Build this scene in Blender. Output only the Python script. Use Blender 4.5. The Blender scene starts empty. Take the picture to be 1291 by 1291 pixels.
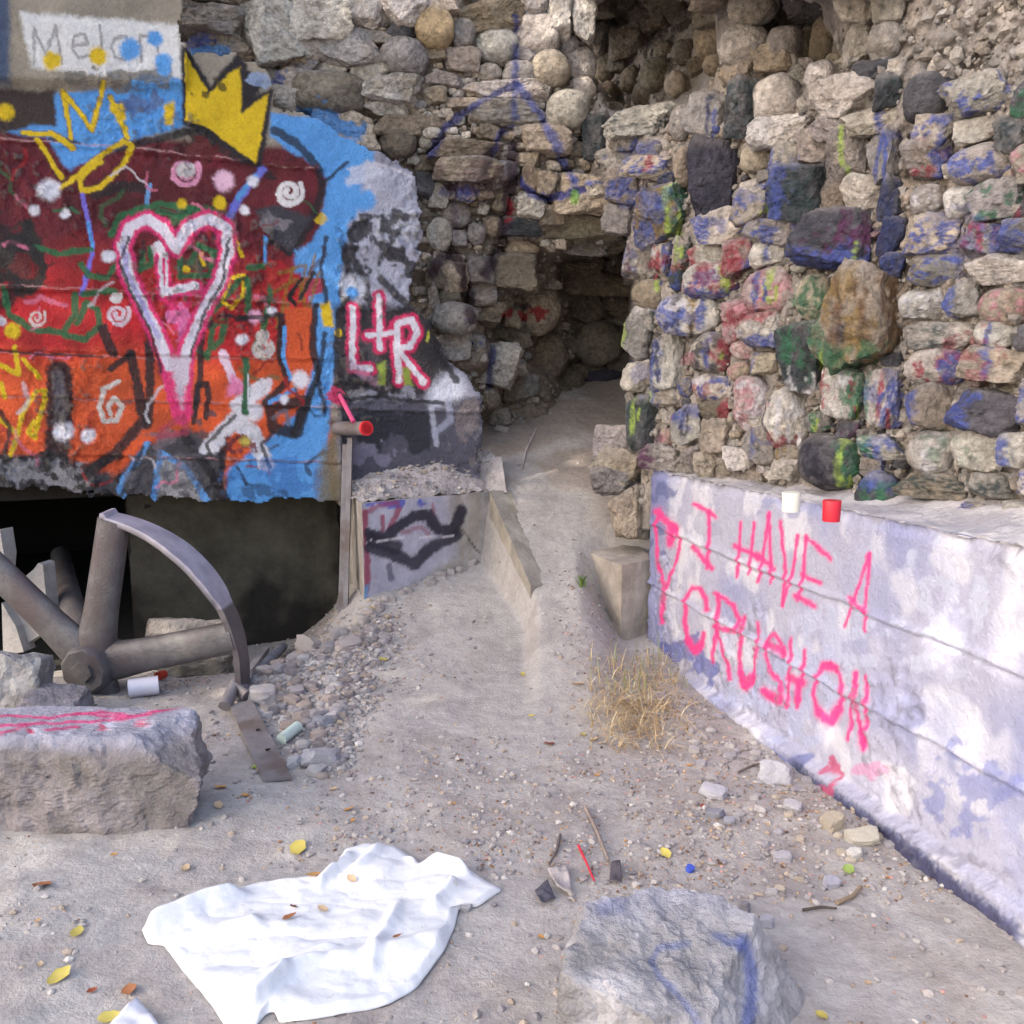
import bpy, math, random
import numpy as np
from mathutils import Vector, Matrix
random.seed(7); RNG = np.random.default_rng(7)
sc = bpy.context.scene
col = sc.collection
R = math.radians
# ------------------------------------------------------------------ camera
CAMZ, F, CX, CY = 1.6, 1200.0, 645.5, 645.5
PITCH = math.atan(195.5 / 1200)
cam = bpy.data.cameras.new('camera'); cam.sensor_width = 36; cam.lens = 36 * F / 1291
cam.clip_start = .05; cam.clip_end = 500
camo = bpy.data.objects.new('camera', cam); col.objects.link(camo)
camo.location = (0, 0, CAMZ); camo.rotation_euler = (math.pi / 2 - PITCH, 0, 0)
sc.camera = camo
# ------------------------------------------------------------------ world, sun, exposure
SUN_EL, SUN_AZ = R(40), R(-122)        # azimuth from +Y clockwise: the sun stands behind and left of the camera
world = bpy.data.worlds.new('World'); sc.world = world; world.use_nodes = True
wn = world.node_tree.nodes; wl = world.node_tree.links
sky = wn.new('ShaderNodeTexSky'); sky.sky_type = 'NISHITA'; sky.sun_disc = False
sky.sun_elevation = SUN_EL; sky.sun_rotation = SUN_AZ; sky.air_density = 1.0; sky.dust_density = 3.5; sky.ozone_density = .6
wn['Background'].inputs[1].default_value = .15
wl.new(sky.outputs[0], wn['Background'].inputs[0])
sun = bpy.data.lights.new('sun', 'SUN'); sun.energy = 2.2; sun.angle = R(.55); sun.color = (1, .93, .82)
suno = bpy.data.objects.new('sun', sun); col.objects.link(suno)
sdir = Vector((math.sin(SUN_AZ) * math.cos(SUN_EL), math.cos(SUN_AZ) * math.cos(SUN_EL), math.sin(SUN_EL)))
suno.rotation_euler = sdir.to_track_quat('Z', 'Y').to_euler(); suno.location = (-4, -4, 9)
vs = sc.view_settings; vs.view_transform = 'Standard'; vs.look = 'None'; vs.gamma = 1; vs.use_curve_mapping = False
vs.exposure = 2.15
vs.use_white_balance = True; vs.white_balance_temperature = 6700; vs.white_balance_tint = 8
sc.cycles.max_bounces = 6
# ------------------------------------------------------------------ maths helpers
FW = np.array([0, math.cos(PITCH), -math.sin(PITCH)]); UP = np.array([0, math.sin(PITCH), math.cos(PITCH)])
def ray(u, v):
    u = np.asarray(u, float); v = np.asarray(v, float)
    d = FW + np.multiply.outer((u - CX) / F, np.array([1., 0, 0])) - np.multiply.outer((v - CY) / F, UP)
    return d
def atY(u, v, y):                     # point of a sight line at forward distance y
    d = ray(u, v); t = np.asarray(y, float) / d[..., 1]
    p = d * t[..., None]; p[..., 2] += CAMZ
    return p
def gp(u, v, z=0.):                   # point of a sight line at height z
    d = ray(u, v); t = (z - CAMZ) / d[..., 2]
    return d[..., 0] * t, d[..., 1] * t
def onplane(u, v, p0, n):             # point of a sight line on a plane
    d = ray(u, v); o = np.array([0, 0, CAMZ]); t = np.dot(np.asarray(p0) - o, n) / (d @ np.asarray(n))
    return o + d * t[..., None]
def project(P):
    d = np.asarray(P, float) - np.array([0, 0, CAMZ]); w = d @ FW
    return CX + F * d[..., 0] / w, CY - F * (d @ UP) / w
def hsh(ix, iy, iz, seed):
    h = (ix * 374761393 + iy * 668265263 + iz * 2147483647 + seed * 974634777) & 0xffffffff
    h = ((h ^ (h >> 13)) * 1274126177) & 0xffffffff
    h = ((h ^ (h >> 16)) * 2246822519) & 0xffffffff
    return ((h ^ (h >> 15)) & 0xffff) / 65535.0
def vnoise(p, seed=0):                # value noise, -1..1
    p = np.asarray(p, float); i = np.floor(p).astype(np.int64); f = p - i; f = f * f * f * (f * (f * 6 - 15) + 10)
    r = 0
    for dx in (0, 1):
        wx = f[..., 0] if dx else 1 - f[..., 0]
        for dy in (0, 1):
            wy = f[..., 1] if dy else 1 - f[..., 1]
            for dz in (0, 1):
                wz = f[..., 2] if dz else 1 - f[..., 2]
                r = r + wx * wy * wz * hsh(i[..., 0] + dx, i[..., 1] + dy, i[..., 2] + dz, seed)
    return r * 2 - 1
def fbm(p, oct=4, seed=0, gain=.5):
    a, s, r = 1., 1., 0
    p = np.asarray(p, float)
    for k in range(oct):
        r = r + a * vnoise(p * s + k * 17.3, seed + k); a *= gain; s *= 2.03
    return r
def sst(e0, e1, x):
    t = np.clip((x - e0) / (e1 - e0 + 1e-12), 0, 1); return t * t * (3 - 2 * t)
def shepard(cp, p=3.0, k=2):          # smooth interpolation of scattered values
    cp = np.array(cp, float); X = cp[:, :k]; V = cp[:, k]
    def f(*q):
        q = np.stack([np.asarray(a, float) for a in q], -1); sh = q.shape[:-1]; q = q.reshape(-1, k)
        out = np.empty(len(q))
        for s in range(0, len(q), 60000):
            d2 = ((q[s:s + 60000, None, :] - X[None]) ** 2).sum(-1) + 1e-9
            w = d2 ** (-p / 2); out[s:s + 60000] = (w * V).sum(1) / w.sum(1)
        return out.reshape(sh)
    return f
ALB = .80
def S(r, g, b):
    c = np.array([r, g, b]) / 255.; return np.where(c < .04045, c / 12.92, ((c + .055) / 1.055) ** 2.4) * ALB
# ------------------------------------------------------------------ paint: strokes, areas and dots of spray paint
class Paint:
    def __init__(s, base, wob=1.1): s.ops = []; s.base = base; s.wob = wob
    def stroke(s, pts, w, c, soft=.35, a=1.): s.ops.append(('s', np.array(pts, float), w / 2, S(*c), soft * .6, a)); return s
    def poly(s, pts, c, soft=2., a=1.): s.ops.append(('p', np.array(pts, float), 0, S(*c), soft, a)); return s
    def dot(s, u, v, r, c, soft=.25, a=1.): s.ops.append(('s', np.array([(u, v), (u, v + .01)], float), r, S(*c), soft, a)); return s
    def spiral(s, u, v, r, c, w=5, turns=1.6, ph=0):
        t = np.linspace(0, 1, 22); rr = r * (1 - .8 * t); an = ph + t * turns * 2 * math.pi
        return s.stroke(np.stack([u + rr * np.cos(an), v + rr * np.sin(an)], 1), w, c)
    def mott(s, u, v, ru, rv, c, a=.8, th=.05, sc=.06): s.ops.append(('m', np.array([[u, v]], float), (ru, rv), S(*c), (th, sc), a)); return s
    def __call__(s, u, v, rough=None, start=None):
        n = len(u); q = np.stack([u, v, np.zeros(n)], -1)
        uu = u + s.wob * fbm(q / 7., 3, 3) + 2. * vnoise(q / 40., 5); vv = v + s.wob * fbm(q / 7., 3, 9) + 2. * vnoise(q / 40., 8)
        C = np.array(s.base(u, v) if callable(s.base) else np.tile(s.base, (n, 1))) if start is None else start.copy()
        M = np.zeros(n); g = fbm(q / 2.2, 2, 21)
        for kind, P, w, c, soft, a in s.ops:
            if kind == 'm':
                e = ((uu - P[0, 0]) / w[0]) ** 2 + ((vv - P[0, 1]) / w[1]) ** 2
                k = np.nonzero(e < 1.6)[0]
                if not len(k): continue
                nz = fbm(q[k] * soft[1], 4, int(P[0, 0]) % 91) + .8 * (1 - e[k]) - .45
                al = a * sst(soft[0] - .12, soft[0] + .2, nz)
            else:
                mg = (w * (1 + soft) if kind == 's' else 3 * soft) + 3
                k = np.nonzero((uu > P[:, 0].min() - mg) & (uu < P[:, 0].max() + mg) & (vv > P[:, 1].min() - mg) & (vv < P[:, 1].max() + mg))[0]
                if not len(k): continue
                x, y = uu[k], vv[k]; Q = P if kind == 's' else np.vstack([P, P[:1]])
                d = np.full(len(k), 1e9); ins = np.zeros(len(k), bool)
                for (x0, y0), (x1, y1) in zip(Q[:-1], Q[1:]):
                    L = (x1 - x0) ** 2 + (y1 - y0) ** 2 + 1e-9
                    t = np.clip(((x - x0) * (x1 - x0) + (y - y0) * (y1 - y0)) / L, 0, 1)
                    d = np.minimum(d, np.hypot(x - x0 - t * (x1 - x0), y - y0 - t * (y1 - y0)))
                    if kind == 'p':
                        ins ^= ((y0 > y) != (y1 > y)) & (x < (x1 - x0) * (y - y0) / (y1 - y0 + 1e-12) + x0)
                if kind == 'p': d = np.where(ins, -d, d); al = a * (1 - sst(-soft, soft, d + soft * .35 * g[k]))
                else: al = a * (1 - sst(w * (1 - soft), w * (1 + soft), d + .12 * w * g[k]))
            C[k] += (c - C[k]) * al[:, None]; M[k] = np.maximum(M[k], al)
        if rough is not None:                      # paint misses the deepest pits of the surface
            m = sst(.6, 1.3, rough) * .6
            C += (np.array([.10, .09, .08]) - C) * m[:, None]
        return C, M
# ------------------------------------------------------------------ materials
def mat(name, color=(.5, .5, .5), rough=.85, attr=False, objcol=False, bump=.3, bscale=60, var=.35, vscale=9, metallic=0., dark=None, dscale=3, coord='Object', bdist=.02):
    m = bpy.data.materials.new(name); m.use_nodes = True; nt = m.node_tree; N = nt.nodes; L = nt.links
    b = N['Principled BSDF']; b.inputs['Roughness'].default_value = rough; b.inputs['Metallic'].default_value = metallic
    b.inputs['Specular IOR Level'].default_value = .3
    tc = N.new('ShaderNodeTexCoord'); co = tc.outputs[coord]
    if attr: a = N.new('ShaderNodeAttribute'); a.attribute_name = 'Col'; base = a.outputs['Color']
    elif objcol: a = N.new('ShaderNodeObjectInfo'); base = a.outputs['Color']
    else: a = N.new('ShaderNodeRGB'); a.outputs[0].default_value = (*color, 1); base = a.outputs[0]
    n1 = N.new('ShaderNodeTexNoise'); n1.inputs['Scale'].default_value = vscale; n1.inputs['Detail'].default_value = 9; n1.inputs['Roughness'].default_value = .7
    L.new(co, n1.inputs['Vector'])
    mr = N.new('ShaderNodeMapRange'); mr.inputs[1].default_value = .3; mr.inputs[2].default_value = .7; mr.inputs[3].default_value = 1 - var; mr.inputs[4].default_value = 1 + var * .7
    L.new(n1.outputs['Fac'], mr.inputs[0])
    mx = N.new('ShaderNodeVectorMath'); mx.operation = 'SCALE'; L.new(base, mx.inputs[0]); L.new(mr.outputs[0], mx.inputs['Scale'])
    out = mx.outputs[0]
    if dark is not None:
        n3 = N.new('ShaderNodeTexNoise'); n3.inputs['Scale'].default_value = dscale; n3.inputs['Detail'].default_value = 6; L.new(co, n3.inputs['Vector'])
        r3 = N.new('ShaderNodeMapRange'); r3.inputs[1].default_value = .48 if dscale < 20 else .66; r3.inputs[2].default_value = .62 if dscale < 20 else .72; L.new(n3.outputs['Fac'], r3.inputs[0])
        mm = N.new('ShaderNodeMix'); mm.data_type = 'RGBA'; L.new(r3.outputs[0], mm.inputs[0]); L.new(out, mm.inputs[6]); mm.inputs[7].default_value = (*dark, 1)
        out = mm.outputs[2]
    L.new(out, b.inputs['Base Color'])
    if bump:
        n2 = N.new('ShaderNodeTexNoise'); n2.inputs['Scale'].default_value = bscale; n2.inputs['Detail'].default_value = 8; n2.inputs['Roughness'].default_value = .65
        L.new(co, n2.inputs['Vector'])
        bp = N.new('ShaderNodeBump'); bp.inputs['Strength'].default_value = bump; bp.inputs['Distance'].default_value = bdist
        L.new(n2.outputs['Fac'], bp.inputs['Height']); L.new(bp.outputs[0], b.inputs['Normal'])
    return m
M = {}
M['wall'] = mat('painted_concrete', attr=True, bdist=.025, rough=.52, bump=.8, bscale=75, var=.18, vscale=40)
M['lowwall'] = mat('sprayed_concrete', attr=True, bdist=.02, rough=.6, bump=.6, bscale=60, var=.12, vscale=30)
M['stone'] = mat('wall_stone', bdist=.045, attr=True, rough=.62, bump=1., bscale=40, var=.55, vscale=32)
M['mortar'] = mat('lime_mortar', bdist=.045, attr=True, rough=.95, bump=.9, bscale=45, var=.4, vscale=22)
M['earth'] = mat('dry_earth', attr=True, rough=.95, bump=.55, bscale=70, var=.22, vscale=30)
M['rock'] = mat('boulder_rock', bdist=.045, attr=True, rough=.9, bump=1., bscale=22, var=.38, vscale=14)
M['pebble'] = mat('pebbles', attr=True, rough=.9, bump=.3, bscale=60, var=.25)
M['cut'] = mat('cast_concrete', attr=True, rough=.9, bump=.4, bscale=60, var=.25, vscale=12)
M['hollow_dark'] = mat('shade_dark_concrete', (.02, .018, .016), rough=1., bump=.4, bscale=12)  # darkness of the hollow put into a near-black base colour
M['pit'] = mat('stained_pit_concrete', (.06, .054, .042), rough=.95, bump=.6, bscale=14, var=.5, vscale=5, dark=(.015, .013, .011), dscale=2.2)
M['iron'] = mat('cast_iron', (.105, .097, .1), rough=.5, bump=.3, bscale=70, var=.4, vscale=12, metallic=.3, dark=(.08, .062, .065), dscale=4)
M['iron_rim'] = mat('two_tone_rim', attr=True, rough=.55, bump=.2, bscale=70, var=.3, vscale=10, metallic=.25)
M['rust'] = mat('dull_steel', (.2, .18, .185), rough=.65, bump=.2, bscale=60, var=.35, vscale=8, metallic=.3, dark=(.13, .1, .09), dscale=5)
M['cloth'] = mat('white_cotton', (.6, .59, .605), rough=.95, bump=.25, bscale=13, var=.08, vscale=30, bdist=.03, dark=(.5, .47, .45), dscale=26)
M['leaf'] = mat('dead_leaf', objcol=True, rough=.7, bump=.2, bscale=60, var=.45, vscale=35)
M['loose'] = mat('loose_stone', objcol=True, rough=.9, bump=.6, bscale=30, var=.35, vscale=16)
M['plain'] = mat('small_litter', objcol=True, rough=.45, bump=.05, bscale=60, var=.1)
M['wax'] = mat('candle_cup', objcol=True, rough=.35, bump=.05, bscale=60, var=.06)
M['straw'] = mat('dry_grass', attr=True, rough=.8, bump=0, var=.3, vscale=20)
M['crown'] = mat('tree_leaves', (.07, .11, .03), rough=.6, bump=0, var=.3)
M['bark'] = mat('bark', (.12, .09, .07), rough=.95, bump=.8, bscale=20)
# ------------------------------------------------------------------ mesh helpers
def mkmesh(name, V, Fc, C=None, smooth=True, mask=None):
    me = bpy.data.meshes.new(name); V = np.asarray(V, float)
    if isinstance(Fc, np.ndarray):
        k = Fc.shape[1]; me.vertices.add(len(V)); me.vertices.foreach_set('co', V.ravel())
        me.loops.add(Fc.size); me.loops.foreach_set('vertex_index', Fc.ravel().astype(np.int32))
        me.polygons.add(len(Fc)); me.polygons.foreach_set('loop_start', np.arange(0, Fc.size, k, dtype=np.int32))
        me.update(calc_edges=True); me.validate()
    else:
        me.from_pydata(V.tolist(), [], [list(f) for f in Fc])
    me.polygons.foreach_set('use_smooth', np.full(len(me.polygons), smooth))
    if C is not None:
        at = me.color_attributes.new('Col', 'FLOAT_COLOR', 'POINT')
        at.data.foreach_set('color', np.hstack([np.clip(C, 0.004, 1), np.ones((len(C), 1))]).ravel())
    me.update(); return me
def link(name, me, m, parent=None, loc=None):
    o = bpy.data.objects.new(name, me); col.objects.link(o)
    if m is not None and not me.materials: me.materials.append(m)
    if parent: o.parent = parent
    if loc is not None: o.location = loc
    return o
def tag(o, label=None, cat=None, group=None, kind=None):
    if label: o['label'] = label
    if cat: o['category'] = cat
    if group: o['group'] = group
    if kind: o['kind'] = kind
    return o
def empty(name, loc=(0, 0, 0)):
    o = bpy.data.objects.new(name, None); col.objects.link(o); o.location = loc; o.empty_display_size = .1; return o
def gridfaces(nu, nv):
    i = np.arange(nu * nv).reshape(nv, nu)
    return np.stack([i[:-1, :-1], i[1:, :-1], i[1:, 1:], i[:-1, 1:]], -1).reshape(-1, 4)
def prune(V, Fc, keep, extra=()):
    fk = keep[Fc].all(1); Fc = Fc[fk]; used = np.zeros(len(V), bool); used[Fc.ravel()] = True
    idx = np.cumsum(used) - 1
    return (V[used], idx[Fc]) + tuple(e[used] for e in extra)
def skirt(V, Fc, off, extra=()):           # gives an open sheet thickness: its border is carried back by off
    E = np.concatenate([Fc[:, [0, 1]], Fc[:, [1, 2]], Fc[:, [2, 3]], Fc[:, [3, 0]]])
    key = np.sort(E, 1); _, inv, cnt = np.unique(key, axis=0, return_inverse=True, return_counts=True)
    B = E[cnt[inv.ravel()] == 1]; bv = np.unique(B); mp = np.full(len(V), -1); mp[bv] = np.arange(len(bv)) + len(V)
    V2 = np.vstack([V, V[bv] + off]); F2 = np.vstack([Fc, np.stack([B[:, 1], B[:, 0], mp[B[:, 0]], mp[B[:, 1]]], 1)])
    return (V2, F2) + tuple(np.concatenate([e, e[bv]]) for e in extra)
def inpoly(x, y, P):
    ins = np.zeros(np.shape(x), bool)
    for (x0, y0), (x1, y1) in zip(P, P[1:] + P[:1]):
        ins ^= ((y0 > y) != (y1 > y)) & (x < (x1 - x0) * (y - y0) / (y1 - y0 + 1e-12) + x0)
    return ins
def tube(pts, rad, seg=12, cap=True):
    pts = [Vector(p) for p in pts]; rad = rad if hasattr(rad, '__len__') else [rad] * len(pts)
    V, Fc = [], []
    for i, p in enumerate(pts):
        t = (pts[min(i + 1, len(pts) - 1)] - pts[max(i - 1, 0)]).normalized()
        a = t.orthogonal().normalized() if i == 0 else (a - t * a.dot(t)).normalized()
        b = t.cross(a)
        for k in range(seg):
            an = 2 * math.pi * k / seg; V.append(p + (a * math.cos(an) + b * math.sin(an)) * rad[i])
    for i in range(len(pts) - 1):
        for k in range(seg):
            Fc.append((i * seg + k, i * seg + (k + 1) % seg, (i + 1) * seg + (k + 1) % seg, (i + 1) * seg + k))
    if cap: Fc.append(tuple(reversed(range(seg)))); Fc.append(tuple(range((len(pts) - 1) * seg, len(pts) * seg)))
    return [tuple(v) for v in V], Fc
def ico(n):
    import bmesh
    bm = bmesh.new(); bmesh.ops.create_icosphere(bm, subdivisions=n, radius=1); bm.verts.ensure_lookup_table()
    V = np.array([v.co[:] for v in bm.verts]); Fc = np.array([[v.index for v in f.verts] for f in bm.faces]); bm.free(); return V, Fc
ICO = {n: ico(n) for n in (1, 2, 3, 4, 5, 6)}
def stone_shape(kind, n, seed):
    """unit stone filling about -1..1 on each axis; c = river cobble, a = broken angular block"""
    rg = np.random.default_rng(seed); D, Fc = ICO[n]
    if kind == 'c':
        e = rg.uniform(2.1, 2.8); r = 1 / (np.abs(D) ** e).sum(1) ** (1 / e)
        V = D * r[:, None] * (1 + .13 * fbm(D * 1.1 + seed % 97, 2, seed % 50) + .02 * fbm(D * 6 + seed % 77, 3, 3))[:, None]
    else:
        r = np.full(len(D), 1.42)
        pl = [(np.array(a, float) + rg.normal(0, .2, 3), rg.uniform(.82, 1.0)) for a in ((1, 0, 0), (-1, 0, 0), (0, 0, 1), (0, 0, -1), (0, -1, 0), (0, 1, 0))]
        for _ in range(6):
            d = rg.normal(0, 1, 3); d /= np.linalg.norm(d); pl.append((d, rg.uniform(.9, 1.25)))
        for nn, d in pl:
            nn = nn / np.linalg.norm(nn); k = D @ nn; r = np.where(k > .05, np.minimum(r, d / np.maximum(k, .05)), r)
        wq = D + .22 * np.stack([vnoise(D * 1.4 + seed % 53, 11), vnoise(D * 1.4 + seed % 59, 12), vnoise(D * 1.4 + seed % 61, 13)], 1); V = D * r[:, None] * (1 + .06 * vnoise(wq * 1.7 + seed % 83, 14))[:, None] * (1 + .04 * fbm(D * 2.2 + seed % 89, 3, seed % 40))[:, None]
        V = V + (.045 * fbm(V * 4, 5, seed % 31, .62) - .07 * np.abs(fbm(V * 2.2 + 9, 4, seed % 27)))[:, None] * D
    return V, Fc
# ------------------------------------------------------------------ GROUND
def G(u, v, z): x, y = gp(u, v, z); return (float(x), float(y), z)
gcp = [G(*a) for a in [(640, 900, .03), (560, 850, .06), (490, 805, .1), (462, 778, .15), (540, 738, .28), (605, 702, .34), (630, 740, .24), (650, 762, .22), (700, 760, .27),
        (740, 800, .15), (795, 815, .06), (860, 880, .0), (690, 640, .65), (740, 640, .62), (690, 560, 1.0), (740, 520, 1.2), (745, 478, 1.42), (720, 475, 1.42), (780, 480, 1.40),
        (640, 600, .83), (650, 660, .62), (665, 700, .45), (610, 575, .95), (785, 640, .6), (770, 570, .97), (728, 700, .40), (690, 700, .44), (803, 790, .08), (625, 530, 1.12), (640, 548, 1.06), (660, 520, 1.16), (690, 500, 1.3)]]
gcp += [(x, y, 0) for x in (-3, -2, -1.2, -.5, .2, .9, 1.6, 2.6) for y in (0, 1.2, 2.2, 3.0, 3.6)]
gcp += [(-1.0, 4.2, .02), (-.45, 4.2, .03), (1., 4.1, 0), (-2.2, 4.2, .0), (-3.5, 4.4, 0), (-1.25, 4.75, .02), (-1.9, 4.8, -.08), (-2.8, 4.8, -.1), (-1.15, 5.25, -.03), (-1.7, 5.4, -.2), (-2.6, 5.4, -.25),
        (-1.6, 6.2, -.28), (-2.8, 6.2, -.3), (-1.2, 5.7, -.12), (-2, 8, -.3), (-4, 6, -.3), (-.7, 6.2, .7), (-.4, 6.4, .9), (.3, 8.2, 1.5), (.6, 8.2, 1.5), (.45, 9.5, 1.55), (1.6, 4.5, .0), (2.2, 6, .3), (3, 8, .6)]
_py = [-60, 3.7, 4.1, 4.4, 4.8, 5.07, 5.45, 5.84, 6.2, 6.7, 7.4, 7.8, 8.5, 60]; _pz = [0, 0, .02, .07, .2, .32, .53, .72, .85, 1.03, 1.3, 1.43, 1.5, 1.6]
def gsh(x, y):
    r = sum(np.interp(y + d, _py, _pz) for d in (-.2, -.1, 0, .1, .2)) / 5
    f = .46 + .54 * np.maximum(sst(.04, .13, x + .31 * (np.clip(y, 5.0, 5.9) - 5.06)), sst(5.9, 6.15, y))
    g = 1 - .85 * sst(.34, .66, x) * sst(5.65, 5.2, y)
    z = r * f * g * sst(-1.12, -.78, x + .1 * (y - 5.3)) + .25 * sst(.8, 1.6, x) * sst(5.4, 6.4, y)
    pitz = -.27 * sst(4.55, 5.35, y) * sst(-1.0, -1.5, x)
    return z + pitz + .03 * sst(-1.5, -1.0, x) * sst(-.6, -.9, x) * sst(3.9, 4.4, y)
def ground_z(x, y):
    x = np.asarray(x, float); y = np.asarray(y, float); z = gsh(x, y)
    q = np.stack([x, y, 0 * x], -1)
    return z + .014 * fbm(q * 2.2, 3, 4) + .005 * fbm(q * 9, 3, 6) * sst(7, 4, y)
_ys = np.linspace(1.2, 9, 900)
def onground(u, v):
    p = atY(np.full(900, float(u)), np.full(900, float(v)), _ys); k = np.nonzero(p[:, 2] < gsh(p[:, 0], p[:, 1]))[0]
    k = k[0] if len(k) else 899; x, y, _ = p[k]
    return float(x), float(y), float(ground_z(np.array([x]), np.array([y]))[0])
def axis(a, b, step, lo, hi):
    c = list(np.arange(a, b, step)); s = step; t = a
    pre = []
    while t > lo: s *= 1.25; t -= s; pre.append(t)
    s = step; t = c[-1]; post = []
    while t < hi: s *= 1.25; t += s; post.append(t)
    return np.array(pre[::-1] + c + post)
gx, gy = axis(-2.5, 2.0, .018, -60, 60), axis(1.8, 7.8, .018, -60, 60)
X, Y = np.meshgrid(gx, gy); Z = ground_z(X, Y)
q = np.stack([X, Y, 0 * X], -1)
Z = Z + np.where((np.abs(X) < 3) & (Y > 1.5) & (Y < 8), .0035 * fbm(q * 38, 2, 14) + .003 * np.abs(fbm(q * 17, 2, 15)), 0)
gu, gv = project(np.stack([X, Y, Z], -1).reshape(-1, 3))
C = np.tile(S(178, 171, 167), (X.size, 1)); qq = q.reshape(-1, 3)
t = sst(-.1, .7, fbm(qq * 1.3, 4, 31))[:, None]; C = C * (1 - t * .35) + S(164, 153, 147) * t * .35
t = sst(.1, .8, fbm(qq * 5.5, 4, 33))[:, None]; C = C * (1 - t * .4) + S(146, 136, 134) * t * .4
ramp = sst(.5, .95, Z.ravel())[:, None] * sst(.0, .5, fbm(qq * 2.4, 3, 35) + .35)[:, None]; C = C * (1 - ramp * .6) + S(150, 132, 118) * ramp * .6
lit = sst(.3, -.2, Y.ravel() - 3.9)[:, None] * .25 * sst(-.2, .5, fbm(qq * 9, 3, 37))[:, None]; C = C * (1 - lit) + S(150, 132, 122) * lit
me = mkmesh('ground', np.stack([X, Y, Z], -1).reshape(-1, 3), gridfaces(len(gx), len(gy)), C)
tag(link('ground', me, M['earth']), kind='structure')
# ------------------------------------------------------------------ LEFT CONCRETE WALL WITH GRAFFITI
nW = np.array([.35, -1, 0]); nW /= np.linalg.norm(nW); pW = np.array([0, 6.0, 0])    # plane y = 6 + .35 x, facing the camera
YEL, BLU, PNK, WHT, BLK, GRN, RED, ORG, MAR, GRY, LAV = (222, 186, 30), (88, 155, 222), (226, 52, 118), (226, 224, 232), (34, 30, 36), (40, 104, 66), (178, 34, 40), (208, 84, 42), (98, 26, 38), (130, 124, 132), (130, 125, 225)
def wbase(u, v):
    q = np.stack([u, v, 0 * u], -1); n = fbm(q / 50, 4, 2)[:, None]
    c = S(150, 140, 126) * (1 + .25 * n)
    s = (v + 14 * fbm(q / 60, 3, 12) - .04 * u)[:, None]
    red = S(*MAR) + (S(186, 34, 40) - S(*MAR)) * sst(285, 375, s) ; red = red + (S(*ORG) - red) * sst(420, 470, s)
    red = red * (1 + .35 * fbm(q / 33, 4, 44)[:, None])
    inside = (sst(158, 170, v - .06 * u) * sst(425, 395, u + .12 * (v - 300) * (v < 400) + 8 * fbm(q / 20, 3, 4)))[:, None]
    c = c + (red - c) * inside
    gr = S(152, 150, 168) * (1 + .2 * n); right = sst(418, 440, u + 10 * fbm(q / 18, 3, 6))[:, None]
    return c + (gr - c) * right
P = Paint(wbase)
P.poly([(-200, 105), (70, 112), (75, 165), (40, 170), (-200, 165)], (62, 50, 48), 5)
P.poly([(-260, -20), (14, 0), (14, 108), (-260, 100)], (70, 84, 110), 5)
P.poly([(28, 18), (110, 26), (225, 34), (233, 104), (140, 98), (40, 88)], (224, 222, 222), 4)
for a in ([(42, 84), (46, 38), (58, 72), (72, 36), (78, 84)], [(92, 62), (112, 58), (108, 46), (96, 48), (92, 64), (100, 76), (114, 72)], [(128, 36), (130, 78)], [(146, 52), (160, 50), (166, 64), (158, 76), (146, 74), (142, 62), (146, 52)], [(178, 80), (178, 48), (190, 50), (198, 60), (200, 82)]): P.stroke(a, 4, (110, 106, 108), .7, .6)
P.poly([(68, 118), (150, 112), (180, 95), (232, 104), (236, 160), (180, 172), (150, 190), (86, 214), (55, 172), (10, 168), (40, 155), (70, 160)], BLU, 3)
P.mott(150, 100, 80, 14, (110, 104, 96), .8, .1)
P.poly([(340, 142), (400, 150), (470, 188), (472, 268), (440, 280), (425, 330), (404, 300), (414, 225), (340, 172)], BLU, 3)
P.poly([(405, 290), (440, 285), (430, 350), (428, 440), (420, 480), (412, 560), (418, 650), (278, 650), (290, 590), (330, 560), (378, 520), (392, 470), (398, 400), (372, 330)], BLU, 3)
P.poly([(462, 205), (528, 215), (534, 300), (520, 390), (440, 372), (445, 300)], (172, 172, 190), 4)
P.mott(478, 330, 55, 55, BLK, .9, .0, .05); P.mott(440, 290, 30, 14, BLK, .9, -.1); P.mott(500, 280, 30, 40, (200, 200, 212), .7, .1)
P.poly([(420, 385), (545, 388), (575, 470), (560, 500), (424, 505)], (48, 44, 50), 6)
P.poly([(428, 503), (612, 500), (618, 600), (432, 610)], (88, 86, 100), 5); P.mott(500, 540, 75, 30, (46, 48, 58), .9, .0, .03); P.mott(470, 575, 40, 16, (140, 134, 156), .8, 0)
P.mott(590, 545, 25, 40, (130, 120, 122), .8, 0); P.mott(450, 490, 40, 14, (150, 146, 150), .8, 0); P.mott(500, 495, 40, 12, (150, 150, 165), .8, 0)
P.dot(568, 488, 18, (214, 216, 232), .5); P.dot(552, 500, 14, (206, 208, 226), .5); P.stroke([(545, 510), (548, 535), (550, 560)], 7, (190, 192, 210), .5, .8); P.stroke([(566, 505), (570, 530), (550, 545)], 8, (170, 172, 195), .5, .8)
P.poly([(-260, 572), (60, 574), (150, 600), (180, 560), (240, 540), (285, 570), (282, 660), (-260, 660)], (66, 64, 70), 5); P.mott(40, 610, 60, 24, BLK, .9, -.1); P.mott(120, 615, 50, 20, BLK, .9, -.1)
P.mott(30, 595, 90, 16, (120, 118, 124), .7, .15)
P.poly([(200, 580), (224, 574), (268, 634), (262, 650), (186, 650)], (150, 148, 152), 3); P.mott(225, 625, 30, 14, (60, 58, 60), .8, .1)
for a in ([(185, 558), (150, 618), (165, 640)], [(202, 574), (190, 640)], [(203, 570), (235, 590), (268, 640)]): P.stroke(a, 8, (96, 152, 212), .3)
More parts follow.
